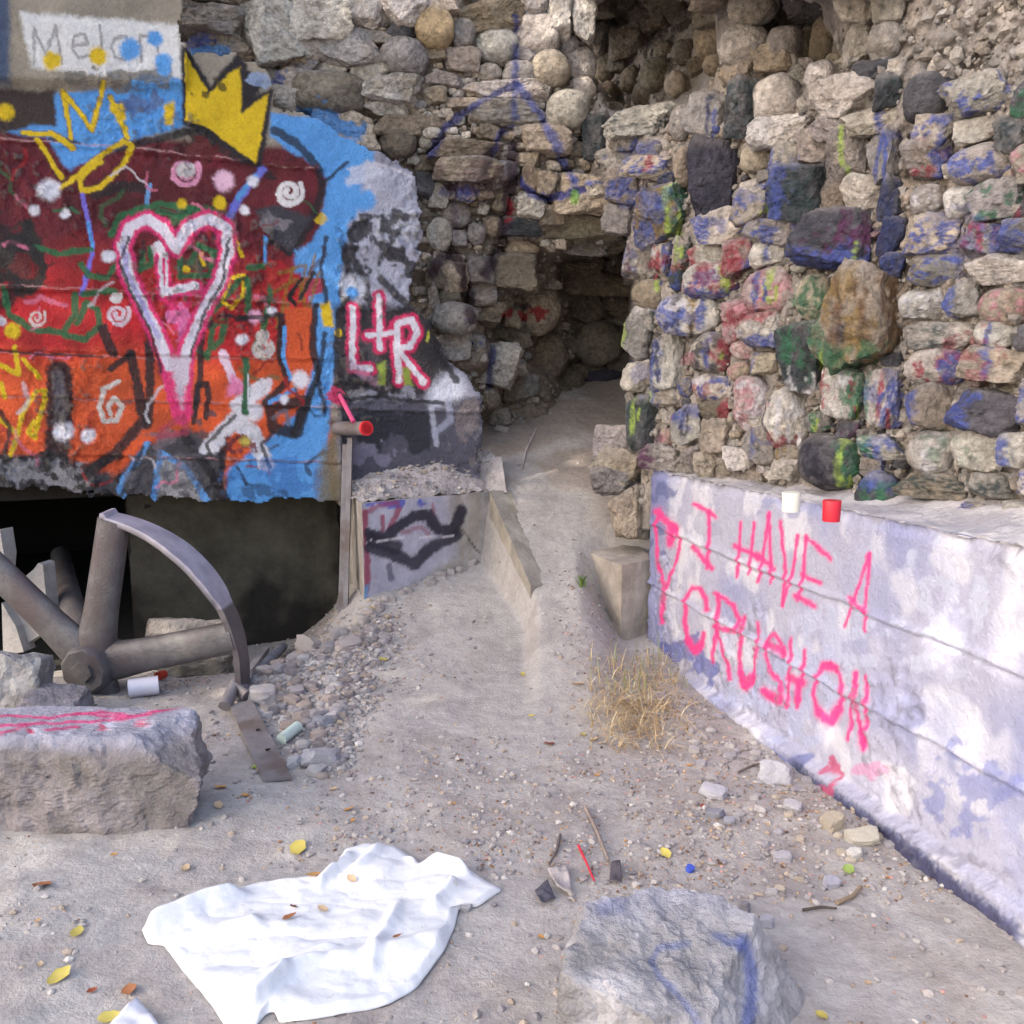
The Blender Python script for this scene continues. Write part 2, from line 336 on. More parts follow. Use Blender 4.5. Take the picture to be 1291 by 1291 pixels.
# left dark field and red field accents
P.mott(18, 320, 55, 48, (30, 36, 36), .95, -.2, .035); P.mott(110, 255, 60, 40, (70, 16, 24), .6, .1); P.mott(215, 240, 120, 30, (78, 18, 28), .6, .1)
P.mott(190, 130, 60, 18, (90, 40, 38), .5, .3); P.mott(250, 185, 45, 20, (60, 18, 22), .8, .0, .08)
P.stroke([(-60, 172), (60, 178), (200, 190), (400, 214)], 2.5, (196, 150, 148), .6, .7)
for a in (([(-60, 360), (50, 361), (200, 370), (400, 384)]), ([(-60, 439), (186, 452), (400, 452)]), ([(-60, 498), (180, 506), (420, 514)]), ([(180, 575), (420, 583)])): P.stroke(a, 2.2, (206, 150, 150), .7, .55)
for a, w in (([(240, 168), (300, 198), (345, 222)], 12), ([(345, 165), (372, 180), (402, 215), (408, 240), (392, 285)], 10), ([(60, 175), (100, 180)], 5), ([(150, 190), (185, 178), (235, 166)], 9), ([(405, 232), (440, 205)], 4), ([(392, 285), (372, 318), (398, 345)], 7), ([(428, 292), (440, 350), (430, 372)], 8), ([(186, 236), (150, 235), (120, 245)], 14), ([(455, 345), (470, 390)], 10), ([(480, 350), (520, 392)], 10), ([(440, 380), (430, 410), (424, 440)], 7), ([(60, 572), (110, 590), (150, 575)], 10), ([(4, 290), (30, 340), (8, 380)], 18)): P.stroke(a, w, BLK, .5, .85)
P.mott(255, 190, 46, 16, (92, 26, 30), .9, -.1, .1); P.mott(350, 210, 40, 14, (90, 24, 30), .8, -.1, .1); P.mott(480, 300, 45, 40, BLK, .85, .12, .07); P.mott(455, 225, 30, 20, (196, 198, 216), .8, 0)
P.mott(120, 345, 110, 60, (120, 16, 22), .5, .1, .03); P.mott(300, 360, 50, 40, (60, 20, 24), .6, .15, .06); P.mott(210, 420, 30, 30, (60, 16, 20), .6, .1, .06)
# crown
CR = [(234, 70), (262, 118), (290, 92), (304, 84), (304, 142), (338, 118), (322, 206), (296, 188), (262, 162), (232, 152)]
P.poly([(228, 60), (240, 66), (264, 108), (300, 66), (312, 82), (310, 128), (346, 108), (328, 214), (300, 200), (258, 172), (228, 158)], BLK, 2.5)
P.poly(CR, YEL, 1.5); P.mott(270, 110, 28, 18, (60, 52, 24), .8, .25, .1); P.poly([(302, 84), (332, 96), (326, 118), (306, 142)], BLK, 3); P.dot(246, 111, 6, YEL)
P.poly([(206, 132), (218, 128), (218, 158), (208, 156)], YEL, 2); P.mott(330, 100, 20, 14, (150, 170, 205), .8, .1)
# yellow tag top left
for a in ([(79, 116), (88, 174)], [(80, 118), (118, 162), (132, 106)], [(140, 124), (160, 175)], [(28, 166), (62, 168), (91, 186)], [(45, 175), (77, 223)], [(76, 238), (130, 195), (155, 180), (166, 186), (155, 210), (124, 238), (102, 242), (99, 229), (112, 214), (127, 206)]):
    P.stroke(a, 8.5, (120, 96, 26), .4, .7); P.stroke(a, 6.2, YEL, .25)
P.poly([(138, 132), (156, 130), (158, 152), (146, 154)], YEL, 2)
for a in ([(0, 458), (22, 472), (20, 436)], [(30, 452), (48, 478)], [(0, 482), (4, 500)], [(14, 574), (30, 520), (46, 495), (56, 494), (56, 510), (44, 552), (36, 545), (44, 532)], [(0, 530), (18, 545)]): P.stroke(a, 6.5, YEL, .3)
# lines
P.stroke([(103, 246), (114, 280), (117, 312), (112, 345), (103, 372)], 6, (124, 110, 214), .3); P.stroke([(113, 280), (117, 310)], 5, BLU, .4); P.stroke([(190, 233), (184, 263)], 6, (110, 160, 215), .3)
P.stroke([(330, 213), (305, 245), (285, 278)], 10, (108, 112, 205), .35); P.stroke([(322, 220), (300, 250)], 6, BLU, .5)
for a in ([(42, 312), (75, 322), (115, 315)], [(3, 365), (12, 395), (40, 415), (80, 418), (96, 395), (95, 372)], [(104, 334), (112, 348), (135, 352), (146, 335)], [(82, 422), (108, 428), (126, 412), (124, 392), (108, 384), (98, 408)], [(140, 295), (150, 272), (178, 262), (205, 256), (262, 268)], [(178, 318), (176, 340), (190, 330), (188, 312)],
          [(226, 315), (226, 350), (264, 347), (270, 318), (250, 308), (240, 330)], [(312, 336), (345, 334), (340, 372), (330, 420), (322, 440)], [(310, 350), (312, 395)], [(266, 438), (268, 412), (285, 402), (280, 430), (262, 446)], [(246, 440), (262, 452)], [(105, 372), (145, 368)], [(200, 265), (235, 275), (250, 262)], [(238, 470), (236, 480)], [(300, 350), (268, 395), (255, 410)]):
    P.stroke(a, 8, GRN, .35, .92)
P.mott(235, 270, 40, 14, GRN, .7, .15); P.mott(245, 330, 25, 25, (50, 80, 56), .7, .2)
P.stroke([(288, 284), (305, 322)], 4, YEL); P.stroke([(306, 345), (288, 350), (280, 378), (292, 388), (304, 372), (305, 355)], 4.5, YEL, .3); P.dot(278, 256, 8, YEL); P.dot(230, 257, 6, YEL, .5); P.dot(234, 339, 5, YEL); P.stroke([(252, 318), (256, 334)], 4, YEL)
P.poly([(320, 262), (352, 258), (396, 275), (366, 320), (340, 300)], (58, 56, 66), 3); P.stroke([(332, 298), (365, 322), (388, 290)], 5, BLK); P.mott(350, 278, 20, 14, GRY, .8, .1); P.stroke([(334, 298), (333, 330)], 5, BLU)
P.poly([(372, 318), (398, 306), (404, 345), (372, 345)], BLU, 4)
P.mott(368, 365, 36, 42, RED, .9, .0, .05)
for a in ([(352, 345), (385, 335), (378, 380), (398, 322)], [(345, 368), (375, 352), (388, 392), (402, 345)], [(350, 400), (365, 380), (360, 420), (385, 440)], [(370, 340), (350, 412)]): P.stroke(a, 4, (136, 104, 40), .6, .75)
P.stroke([(380, 352), (366, 372), (374, 385)], 5, BLK); P.stroke([(395, 345), (380, 375)], 5, BLK)
P.poly([(360, 388), (395, 386), (398, 452), (378, 515), (350, 500), (362, 450)], ORG, 3); P.poly([(404, 382), (416, 380), (420, 412), (408, 410)], YEL, 2); P.dot(425, 420, 5, YEL)
# dark bars of the orange field
P.stroke([(74, 472), (76, 540), (66, 600)], 34, BLK, .3, .95); P.stroke([(72, 476), (76, 520), (74, 545)], 16, (104, 98, 104), .6, .8)
for a, w in (([(163, 446), (176, 500), (182, 528), (140, 575), (100, 606)], 13), ([(188, 435), (190, 485), (186, 535)], 12), ([(140, 465), (165, 445)], 8), ([(255, 420), (252, 470), (244, 520)], 8), ([(243, 532), (247, 485), (260, 482), (262, 500), (258, 528)], 7), ([(356, 398), (354, 450), (362, 482), (334, 508)], 9), ([(398, 385), (394, 440), (402, 470), (372, 545)], 9), ([(245, 425), (280, 395), (330, 405)], 6), ([(350, 515), (385, 505), (375, 545), (345, 540), (340, 515)], 14), ([(285, 560), (272, 640)], 9), ([(232, 545), (270, 600), (285, 630)], 12), ([(130, 415), (142, 445)], 12)): P.stroke(a, w, BLK, .35, .93)
P.stroke([(345, 528), (362, 518), (365, 535)], 5, (110, 106, 120), .5, .8); P.mott(260, 545, 22, 26, (80, 76, 84), .8, .0); P.mott(200, 545, 30, 22, (120, 106, 116), .7, .1)
P.stroke([(360, 412), (358, 450), (366, 478)], 5, BLU); P.stroke([(340, 508), (372, 492)], 6, BLU)
_rs = random.Random(31)
for k in range(70):
    u0, v0 = _rs.uniform(-20, 415), _rs.uniform(200, 600); pts = [(u0, v0)]; an = _rs.uniform(0, 6.28)
    for _ in range(_rs.randint(2, 5)): an += _rs.uniform(-1.2, 1.2); pts.append((pts[-1][0] + 11 * math.cos(an), pts[-1][1] + 11 * math.sin(an)))
    P.stroke(pts, _rs.uniform(2.5, 6), _rs.choice((BLK, BLK, BLK, (70, 14, 22), (110, 20, 28), GRN, (214, 206, 214), (220, 120, 150), (58, 54, 62), (150, 30, 34))), .5, _rs.uniform(.5, .85))
# heart with L
H = [(228, 522), (214, 462), (200, 425), (182, 392), (160, 345), (153, 310), (162, 285), (186, 275), (206, 288), (221, 312), (238, 288), (262, 275), (284, 286), (287, 318), (276, 352), (252, 398), (236, 440), (229, 480), (228, 522)]
P.poly([(205, 375), (225, 385), (240, 378), (226, 425)], PNK, 5, .9); P.mott(225, 400, 16, 26, (225, 120, 175), .8, .0); P.stroke(H, 24, PNK, .3, .95)
P.stroke(H[1:-1], 13, (222, 214, 228), .3); P.stroke(H[2:6], 6, (150, 140, 215), .6, .6); P.poly([(212, 450), (240, 450), (228, 515)], (205, 190, 205), 5)
P.stroke([(203, 318), (205, 370), (246, 364)], 19, PNK, .3); P.stroke([(198, 308), (204, 320), (205, 368), (244, 362)], 11, (222, 216, 226), .25); P.stroke([(205, 325), (206, 358)], 3, PNK)
P.stroke([(205, 540), (228, 525), (236, 545), (200, 548)], 8, (170, 60, 90), .6, .6)
for a in ((233, 217, 20, (222, 150, 180), 7), (233, 213, 11, (205, 195, 196), 6), (364, 243, 18, (225, 220, 222), 7), (148, 398, 15, (222, 200, 210), 5), (146, 376, 7, (222, 214, 214), 4), (46, 400, 12, (216, 196, 190), 3), (332, 440, 14, (196, 186, 182), 6), (330, 424, 8, (196, 186, 182), 5)): P.spiral(a[0], a[1], a[2], a[3], a[4], 1.7, -.6)
P.stroke([(148, 482), (132, 490), (124, 512), (130, 530), (148, 530), (155, 512), (145, 503), (135, 512), (140, 522)], 6.5, (206, 196, 190), .3)
for a in ((62, 239, 13), (82, 268, 6), (43, 264, 7), (136, 323, 8), (80, 545, 12), (111, 550, 9), (379, 478, 11), (306, 430, 7), (343, 392, 6), (359, 504, 6), (320, 227, 7), (308, 264, 6), (2, 403, 6)): P.dot(*a, (232, 228, 238), .35)
for a in ((283, 230, 13, (236, 190, 214)), (320, 400, 9, (236, 170, 200)), (205, 82, 11, BLU), (165, 65, 13, BLU), (207, 92, 8, BLU), (197, 52, 10, BLU), (66, 80, 11, YEL), (125, 72, 11, YEL), (8, 142, 10, YEL), (16, 416, 10, YEL), (420, 300, 13, BLU), (460, 252, 14, BLU), (446, 362, 16, (206, 208, 222)), (445, 370, 8, BLU)): P.dot(*a, .3)
P.mott(412, 275, 14, 10, YEL, .8, .1)
# white splash
P.stroke([(282, 446), (292, 478), (308, 492), (338, 482)], 11, (236, 206, 222), .4); P.poly([(290, 470), (318, 492), (284, 500)], (232, 130, 176), 4); P.stroke([(330, 488), (300, 512), (320, 520)], 22, (226, 220, 228), .4); P.stroke([(268, 562), (296, 530), (318, 545), (336, 585)], 20, (222, 218, 226), .4); P.stroke([(258, 566), (285, 540)], 12, (222, 218, 226), .4)
P.stroke([(310, 455), (308, 520)], 9, (60, 104, 72), .5); P.stroke([(311, 470), (312, 515)], 2, WHT); P.mott(305, 562, 24, 12, (110, 40, 48), .9, .1, .1); P.dot(309, 556, 6, (210, 190, 90), .5)
for a, w in (([(-10, 575), (20, 582), (62, 570)], 6), ([(100, 606), (70, 640)], 8), ([(20, 600), (28, 625), (40, 602), (50, 628)], 5), ([(95, 610), (110, 632), (128, 606)], 6), ([(180, 562), (165, 600), (145, 640)], 5), ([(270, 600), (282, 640)], 6), ([(300, 590), (312, 612)], 4), ([(296, 525), (262, 560), (268, 575)], 5), ([(340, 590), (330, 560), (345, 545)], 5), ([(420, 505), (480, 500), (560, 508)], 5), ([(440, 375), (425, 395), (422, 500)], 6), ([(548, 420), (556, 450), (575, 480)], 8), ([(160, 300), (150, 330), (165, 370), (190, 420), (205, 470)], 4), ([(288, 300), (280, 350), (255, 400), (240, 450)], 4), ([(0, 440), (60, 446), (130, 450)], 3), ([(300, 402), (330, 400), (352, 395)], 6), ([(5, 575), (12, 540), (0, 520)], 6), ([(412, 300), (404, 340), (412, 380)], 5), ([(410, 420), (402, 470), (408, 520)], 6), ([(50, 330), (30, 300), (10, 310)], 10)): P.stroke(a, w, BLK, .5, .85)
P.mott(60, 600, 70, 22, (150, 148, 156), .7, .2, .1); P.mott(210, 600, 60, 30, (96, 92, 100), .7, .15, .08); P.mott(350, 600, 60, 26, (60, 110, 180), .6, .1, .06); P.mott(330, 620, 60, 10, (40, 60, 90), .6, .2, .1); P.mott(470, 440, 50, 50, (90, 84, 92), .5, .2, .08)
# L + R
for w, c in ((17, (214, 44, 100)), (7.5, (226, 220, 232))):
    for a in ([(444, 390), (444, 462), (466, 464)], [(478, 372), (480, 440)], [(464, 424), (494, 420)], [(502, 478), (500, 408), (518, 405), (526, 420), (516, 436), (502, 440), (534, 482)]): P.stroke(a, w, c, .35)
P.poly([(476, 460), (486, 455), (484, 484), (474, 484)], (150, 168, 70), 2); P.poly([(506, 462), (514, 462), (520, 484), (508, 484)], (150, 168, 70), 2); P.stroke([(540, 418), (538, 430)], 3, (200, 200, 70)); P.stroke([(442, 460), (470, 480)], 12, (200, 150, 180), .5, .5)
P.mott(425, 500, 18, 12, (205, 50, 100), .9, -.1, .1); P.poly([(404, 572), (424, 545), (434, 650), (398, 650)], (120, 108, 84), 9, .9)
P.stroke([(522, 225), (500, 215), (470, 205)], 3, (210, 205, 215), .6, .6); P.mott(360, 20, 60, 30, (120, 104, 80), .5, .2)
OUT = [(-270, -170), (228, -170), (226, 40), (238, 68), (300, 66), (345, 98), (352, 138), (400, 146), (440, 168), (470, 190), (523, 214), (530, 262), (534, 300), (522, 350), (521, 388), (548, 418), (566, 450), (600, 486), (613, 520), (612, 548), (600, 640), (424, 640), (423, 631), (300, 632), (150, 628), (60, 618), (-270, 630)]
us = np.arange(-270, 622, 1.85); vs_ = np.arange(-170, 642, 1.85); U, V_ = np.meshgrid(us, vs_); u = U.ravel(); v = V_.ravel()
q3 = np.stack([u, v, 0 * u], -1)
keep = inpoly(u + 5 * fbm(q3 / 14, 3, 71), v + 5 * fbm(q3 / 14, 3, 72), OUT)
base = onplane(u, v, pW, nW); qw = base * 1.0
rough = fbm(qw * 26, 4, 51, .6); big = fbm(qw * 3, 3, 52)
zones = .35 + 1.6 * sst(.0, .5, fbm(qw * 2.1, 2, 53)) + 1.2 * sst(560, 620, v) * (u < 300) + 1.2 * ((u > 425) & (v > 270) & (v < 400))
disp = .006 * rough * zones + .014 * big
for (x0, y0, x1, y1) in ((-270, 152, 400, 214), (-270, 350, 400, 384), (-270, 432, 420, 454), (-270, 488, 600, 522), (100, 574, 420, 583)):
    d = v - (y0 + (y1 - y0) * (u - x0) / (x1 - x0)) + 1.5 * vnoise(q3 / 12, 61); m = (u < x1 + 10) & (u > x0 - 9)
    disp += m * (.010 * sst(-7, 0, d) * sst(1.2, 0, d) - .007 * sst(4, 1, np.abs(d - 2)))
disp += .05 * sst(112, 98, v - .03 * u) * (u < 236)                      # the plastered band at the top stands proud
disp -= .03 * sst(500, 540, v) * (u > 432)
for cu, cv, r in ((250, 185, 40), (340, 110, 22), (300, 560, 26), (225, 625, 34), (480, 330, 40), (60, 612, 60), (360, 370, 34)): disp -= .012 * np.maximum(0, 1 - ((u - cu) / r) ** 2 - ((v - cv) / (r * .5)) ** 2) * (1 + rough)
Vw = base + disp[:, None] * nW
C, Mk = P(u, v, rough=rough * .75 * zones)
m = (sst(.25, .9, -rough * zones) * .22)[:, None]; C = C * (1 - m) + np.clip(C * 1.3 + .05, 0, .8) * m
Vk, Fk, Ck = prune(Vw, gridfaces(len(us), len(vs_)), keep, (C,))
Vk, Fk, Ck = skirt(Vk, Fk, -nW * .34, (Ck,))
n0 = len(Vk) - (Vk.shape[0] - int(keep.sum()))
wall = link('concrete_wall', mkmesh('concrete_wall', Vk, Fk, Ck), M['wall'])
tag(wall, 'tall broken concrete wall covered in red, blue and orange graffiti with a pink heart', 'wall')
# ------------------------------------------------------------------ PIT UNDER THE WALL
def box_mesh(name, pts8, C=None, n=14, amp=.006, seed=0, paint=None):
    """hexahedron from 8 corners (bottom 4, top 4 counter-clockwise), each side a subdivided, slightly uneven sheet"""
    p = np.array(pts8, float); Vs, Fs, o = [], [], 0
    for f in ((0, 1, 5, 4), (1, 2, 6, 5), (2, 3, 7, 6), (3, 0, 4, 7), (4, 5, 6, 7), (3, 2, 1, 0)):
        a, b, c, d = p[list(f)]
        k = np.linspace(0, 1, n + 1); s, t_ = np.meshgrid(k, k); s = s[..., None]; t_ = t_[..., None]
        Vs.append((a * (1 - s) * (1 - t_) + b * s * (1 - t_) + c * s * t_ + d * (1 - s) * t_).reshape(-1, 3)); Fs.append(gridfaces(n + 1, n + 1) + o); o += (n + 1) ** 2
    V = np.vstack(Vs); cen = p.mean(0); r = fbm(V * 9 + seed, 4, seed); r2 = fbm(V * 2.5 + seed, 2, seed + 3)
    V2 = V + (V - cen) / np.linalg.norm(V - cen, axis=1)[:, None] * (amp * r + 2 * amp * r2)[:, None]
    return V2, np.vstack(Fs)
def wp(u, y_off, z):          # plan point below the wall plane at picture column u, pushed back by y_off
    k = (u - CX) / F / math.cos(PITCH) * 1.0
    b = onplane(np.array([u]), np.array([640.]), pW, nW)[0] - nW * y_off
    return (b[0], b[1], z)
a, b = wp(150, .62, -.6), wp(445, .62, -.6)
bk = -nW * .3
def hexa(a, b, off, z0, z1): return [(a[0], a[1], z0), (b[0], b[1], z0), (b[0] + off[0], b[1] + off[1], z0), (a[0] + off[0], a[1] + off[1], z0), (a[0], a[1], z1), (b[0], b[1], z1), (b[0] + off[0], b[1] + off[1], z1), (a[0] + off[0], a[1] + off[1], z1)]
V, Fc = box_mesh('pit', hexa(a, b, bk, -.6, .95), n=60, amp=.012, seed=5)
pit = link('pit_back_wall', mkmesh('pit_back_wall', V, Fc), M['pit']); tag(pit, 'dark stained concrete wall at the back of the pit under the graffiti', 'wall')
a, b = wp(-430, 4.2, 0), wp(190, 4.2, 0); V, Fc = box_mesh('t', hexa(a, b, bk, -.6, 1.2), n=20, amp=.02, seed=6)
tag(link('tunnel_end_wall', mkmesh('tunnel_end_wall', V, Fc), M['hollow_dark']), 'black far end of the hollow below the concrete wall', 'wall')
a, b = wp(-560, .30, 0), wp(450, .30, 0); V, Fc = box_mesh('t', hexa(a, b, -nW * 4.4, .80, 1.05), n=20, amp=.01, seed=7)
tag(link('pit_ceiling_slab', mkmesh('pit_ceiling_slab', V, Fc), M['hollow_dark']), 'dark concrete slab roofing the hollow under the graffiti wall', 'slab')
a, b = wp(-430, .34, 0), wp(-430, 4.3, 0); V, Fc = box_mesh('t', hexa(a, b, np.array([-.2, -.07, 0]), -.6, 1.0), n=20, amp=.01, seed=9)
tag(link('tunnel_light_block', mkmesh('tunnel_light_block', V, Fc), M['hollow_dark']), 'unseen black side added left of the hollow to keep light out', 'wall')  # unseen wall added to stop light entering the hollow from the left
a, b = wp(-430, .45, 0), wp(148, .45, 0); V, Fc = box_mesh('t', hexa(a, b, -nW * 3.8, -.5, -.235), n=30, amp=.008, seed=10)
tag(link('dark_floor_sheet', mkmesh('dark_floor_sheet', V, Fc), M['hollow_dark']), kind='structure')  # added near-black sheet: the shade on the hollow's floor is in its colour
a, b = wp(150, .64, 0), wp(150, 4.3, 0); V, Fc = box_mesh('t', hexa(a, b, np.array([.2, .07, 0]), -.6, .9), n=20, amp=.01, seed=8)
tag(link('pit_side_wall', mkmesh('pit_side_wall', V, Fc), M['hollow_dark']), 'dark side wall of the hollow behind the upright wheel spoke', 'wall')
# ------------------------------------------------------------------ RUBBLE WALLS
bY = shepard([(225, -150, 5.9), (500, -200, 5.95), (500, -420, 5.95), (760, -80, 5.9), (800, -200, 6.0), (760, -420, 6), (225, 0, 5.9), (350, 60, 5.95), (500, 0, 6.0), (740, 0, 6.1), (750, 90, 6.25), (450, 100, 6.0), (350, 150, 5.98), (550, 150, 6.05), (690, 120, 6.08), (700, 170, 6.08), (730, 200, 6.15), (540, 230, 6.2), (500, 190, 6.1),
    (600, 205, 6.05), (700, 235, 6.1), (600, 300, 6.25), (680, 270, 6.2), (760, 250, 6.15), (800, 250, 6.3), (545, 330, 6.2), (560, 400, 6.15), (600, 380, 6.45), (650, 330, 6.5), (700, 300, 6.3), (760, 296, 6.3), (760, 335, 7.5), (640, 420, 6.95), (685, 380, 7.1), (690, 350, 6.9), (720, 350, 7.6), (740, 400, 7.8), (790, 400, 7.9),
    (700, 440, 7.5), (740, 470, 7.9), (790, 470, 7.9), (600, 450, 6.3), (640, 470, 6.85), (620, 540, 6.9), (660, 490, 7.1), (640, 510, 7.0), (610, 500, 6.55), (800, 330, 7.6), (800, 150, 6.6), (800, 0, 6.9), (560, 520, 6.5), (500, 400, 6.3), (400, 300, 6.2)], 4)
C0, C1 = gp(818, 812, .03), gp(1135, 1062, .0); RA = np.array([float(C0[0]), float(C0[1])]); RB = np.array([float(C1[0]), float(C1[1])])
rdir = (RB - RA) / np.linalg.norm(RB - RA); rn = np.array([rdir[1], -rdir[0]]); rn = -rn if rn[0] > 0 else rn          # faces left
R2A, R2B = RA + np.array([.03, .06]), RA + rdir * 2.0 - rn * .34
r2d = (R2B - R2A) / np.linalg.norm(R2B - R2A); nR = np.array([-abs(r2d[1]), -abs(r2d[0]), .05]); nR[:2] = np.array([r2d[1], -r2d[0]]) * (1 if r2d[1] < 0 else -1); nR /= np.linalg.norm(nR)
rex = shepard([(720, 300, 0), (800, 400, 0), (800, 200, 0), (900, 300, 0), (1000, 300, 0), (1135, 300, 0), (1250, 300, 0), (900, 600, 0), (1135, 600, 0), (870, 160, 0), (790, 172, 0), (730, 185, 0), (950, 150, 0), (1050, 120, 0), (1135, 105, 0), (1290, 100, 0),
    (740, 132, .6), (800, 118, 1.3), (870, 92, 1.3), (760, 60, 1.3), (850, 30, 1.5), (800, 10, 1.5), (840, 118, 1.2), (780, 90, 1.3), (760, -42, -.5), (800, -42, -.6), (870, -42, -.6), (940, -42, -.55), (1000, -42, -.5), (1060, -45, -.3), (800, -90, -.6), (900, -90, -.6), (1000, -90, -.5), (920, 100, .2), (940, 60, .2), (980, 75, .3), (930, 10, .2), (1000, 30, .6), (1040, 60, .5), (1075, 40, .05), (1130, 40, .05), (1250, 30, .05), (1135, -100, 0), (900, -300, 0), (1100, -300, 0)], 6)  # wall above the frame pushed forward: unseen overhang added to shade the cavity
def rY(u, v): return onplane(u, v, (R2A[0], R2A[1], 1.0), nR)[..., 1] + rex(u, v)
PC = dict(b=(78, 92, 164), B=(52, 60, 104), g=(62, 116, 86), G=(52, 72, 70), r=(160, 58, 74), p=(96, 46, 84), k=(46, 44, 58), w=(222, 216, 220), y=(172, 196, 92), o=(150, 122, 72), t=(44, 62, 66), i=(200, 140, 150), n=(120, 92, 70))
BP = Paint(None, 2.)
DB, DP = (48, 58, 128), (52, 34, 50)
for a, w, c, al in (([(650, 22), (650, 40)], 8, DB, .8), ([(648, 60), (650, 150)], 9, (76, 90, 160), .7), ([(650, 106), (610, 125), (580, 145), (556, 168), (542, 196)], 9, DB, .8), ([(655, 108), (680, 142), (700, 180), (722, 226)], 10, (76, 94, 176), .75), ([(622, 195), (630, 170), (648, 160)], 8, (80, 84, 160), .7), ([(655, 225), (668, 242), (690, 250), (720, 244), (752, 236)], 9, (44, 58, 150), .85),
              ([(616, 190), (608, 228)], 14, DP, .7), ([(648, 185), (646, 230), (640, 262), (632, 310), (610, 345)], 15, DP, .85), ([(545, 345), (556, 325), (570, 318), (582, 340), (590, 376), (594, 404)], 14, (56, 32, 44), .85), ([(560, 242), (600, 240)], 12, (92, 92, 170), .6), ([(722, 226), (724, 246)], 10, (80, 96, 170), .6), ([(724, 244), (723, 254)], 7, (150, 200, 90), .8), ([(620, 440), (616, 485)], 9, (60, 66, 120), .8), ([(644, 255), (642, 275)], 9, (170, 44, 56), .8), ([(572, 255), (572, 300)], 8, (100, 80, 110), .5)):
    BP.stroke(a, w, c, .5, al)
BP.mott(662, 395, 26, 10, (160, 36, 48), .9, .0, .1); BP.mott(660, 385, 20, 7, (60, 50, 60), .8, .1); BP.mott(600, 405, 16, 8, (60, 62, 130), .8, .1); BP.mott(600, 225, 60, 30, (120, 90, 100), .4, .2); BP.mott(395, 165, 60, 26, BLU, .9, .05, .05); BP.mott(280, 70, 45, 20, BLU, .7, .3); BP.mott(290, 85, 12, 10, (120, 80, 50), .7, .0); BP.mott(400, 125, 10, 12, BLU, .8, .1)
RP = Paint(None, 2.)
_rp = random.Random(8)
for (u, v, ru, rv, c, a) in ((800, 195, 40, 16, 'b', .7), (815, 250, 50, 22, 'b', .6), (905, 285, 50, 14, 'b', .7), (960, 245, 40, 18, 'b', .5), (1120, 170, 24, 40, 'b', .6), (790, 330, 20, 30, 'b', .6), (850, 330, 40, 14, 'r', .6), (930, 335, 40, 18, 'r', .6), (890, 350, 50, 14, 'b', .5), (960, 365, 30, 18, 'r', .5), (860, 400, 30, 18, 'b', .7), (940, 400, 40, 14, 'r', .6), (1010, 380, 14, 24, 'g', .7), (1100, 440, 40, 14, 'g', .7), (1030, 440, 30, 24, 'g', .6), (810, 470, 20, 40, 'b', .5), (900, 445, 30, 20, 'k', .6), (890, 490, 30, 12, 'r', .5), (950, 500, 20, 30, 'i', .6), (1000, 520, 24, 30, 'w', .7), (1075, 500, 20, 24, 'g', .6), (1110, 500, 30, 30, 'b', .6), (860, 530, 24, 24, 'b', .6), (960, 555, 20, 10, 'b', .6), (1050, 585, 30, 30, 'k', .5), (1110, 560, 30, 20, 'b', .6), (1110, 620, 30, 20, 'g', .6), (830, 560, 26, 14, 'p', .6), (1080, 300, 40, 34, 'p', .6), (1010, 250, 30, 30, 't', .6), (1120, 300, 20, 50, 'B', .7), (1210, 300, 50, 60, 'b', .5), (1220, 450, 50, 50, 'r', .5), (1200, 560, 50, 30, 'g', .5), (770, 240, 30, 10, 'b', .6), (1000, 200, 14, 20, 'b', .5), (850, 385, 24, 12, 'w', .8), (930, 385, 30, 12, 'i', .7), (880, 480, 24, 12, 'w', .8), (900, 470, 16, 10, 'k', .7), (950, 520, 16, 20, 'w', .6), (820, 310, 20, 16, 'w', .7), (960, 275, 30, 10, 'w', .7), (1060, 480, 16, 20, 'w', .8), (840, 420, 20, 12, 'k', .6), (985, 360, 18, 14, 'i', .7), (1050, 420, 20, 20, 'k', .6), (870, 455, 16, 14, 'i', .6), (900, 250, 30, 30, 'k', .5)):
    RP.mott(u, v, ru * .8, rv * .8, PC[c], a * (.75 if c == 'b' else 1), .12, .1)
for (u, v, L_, c) in ((857, 265, 28, 'y'), (860, 310, 16, 'y'), (1070, 210, 18, 'y'), (1078, 305, 20, 'y'), (918, 352, 16, 'y'), (977, 360, 18, 'y'), (830, 355, 12, 'y'), (912, 445, 12, 'y'), (806, 515, 14, 'y'), (1035, 450, 14, 'y'), (1080, 515, 16, 'y'), (1072, 600, 16, 'y'), (1030, 530, 12, 'y'), (901, 140, 32, 'b'), (1115, 170, 60, 'b'), (829, 320, 30, 'r'), (962, 350, 30, 'b'), (866, 520, 30, 'k'), (870, 405, 20, 'k'), (1120, 520, 24, 'r'), (828, 430, 50, 'B'), (1008, 545, 20, 'w'), (995, 540, 16, 'w')):
    RP.stroke([(u, v), (u + _rp.uniform(-2, 2), v + L_)], _rp.uniform(3, 5.5), PC[c], .4, .85)
def mortar_cols(p, tone):
    n = fbm(p * 7, 4, 81)[:, None]; n2 = fbm(p * 2, 3, 82)[:, None]
    return S(*tone) * (1 + .3 * n) + (S(176, 150, 120) - S(*tone)) * np.clip(n2, 0, 1) * .35
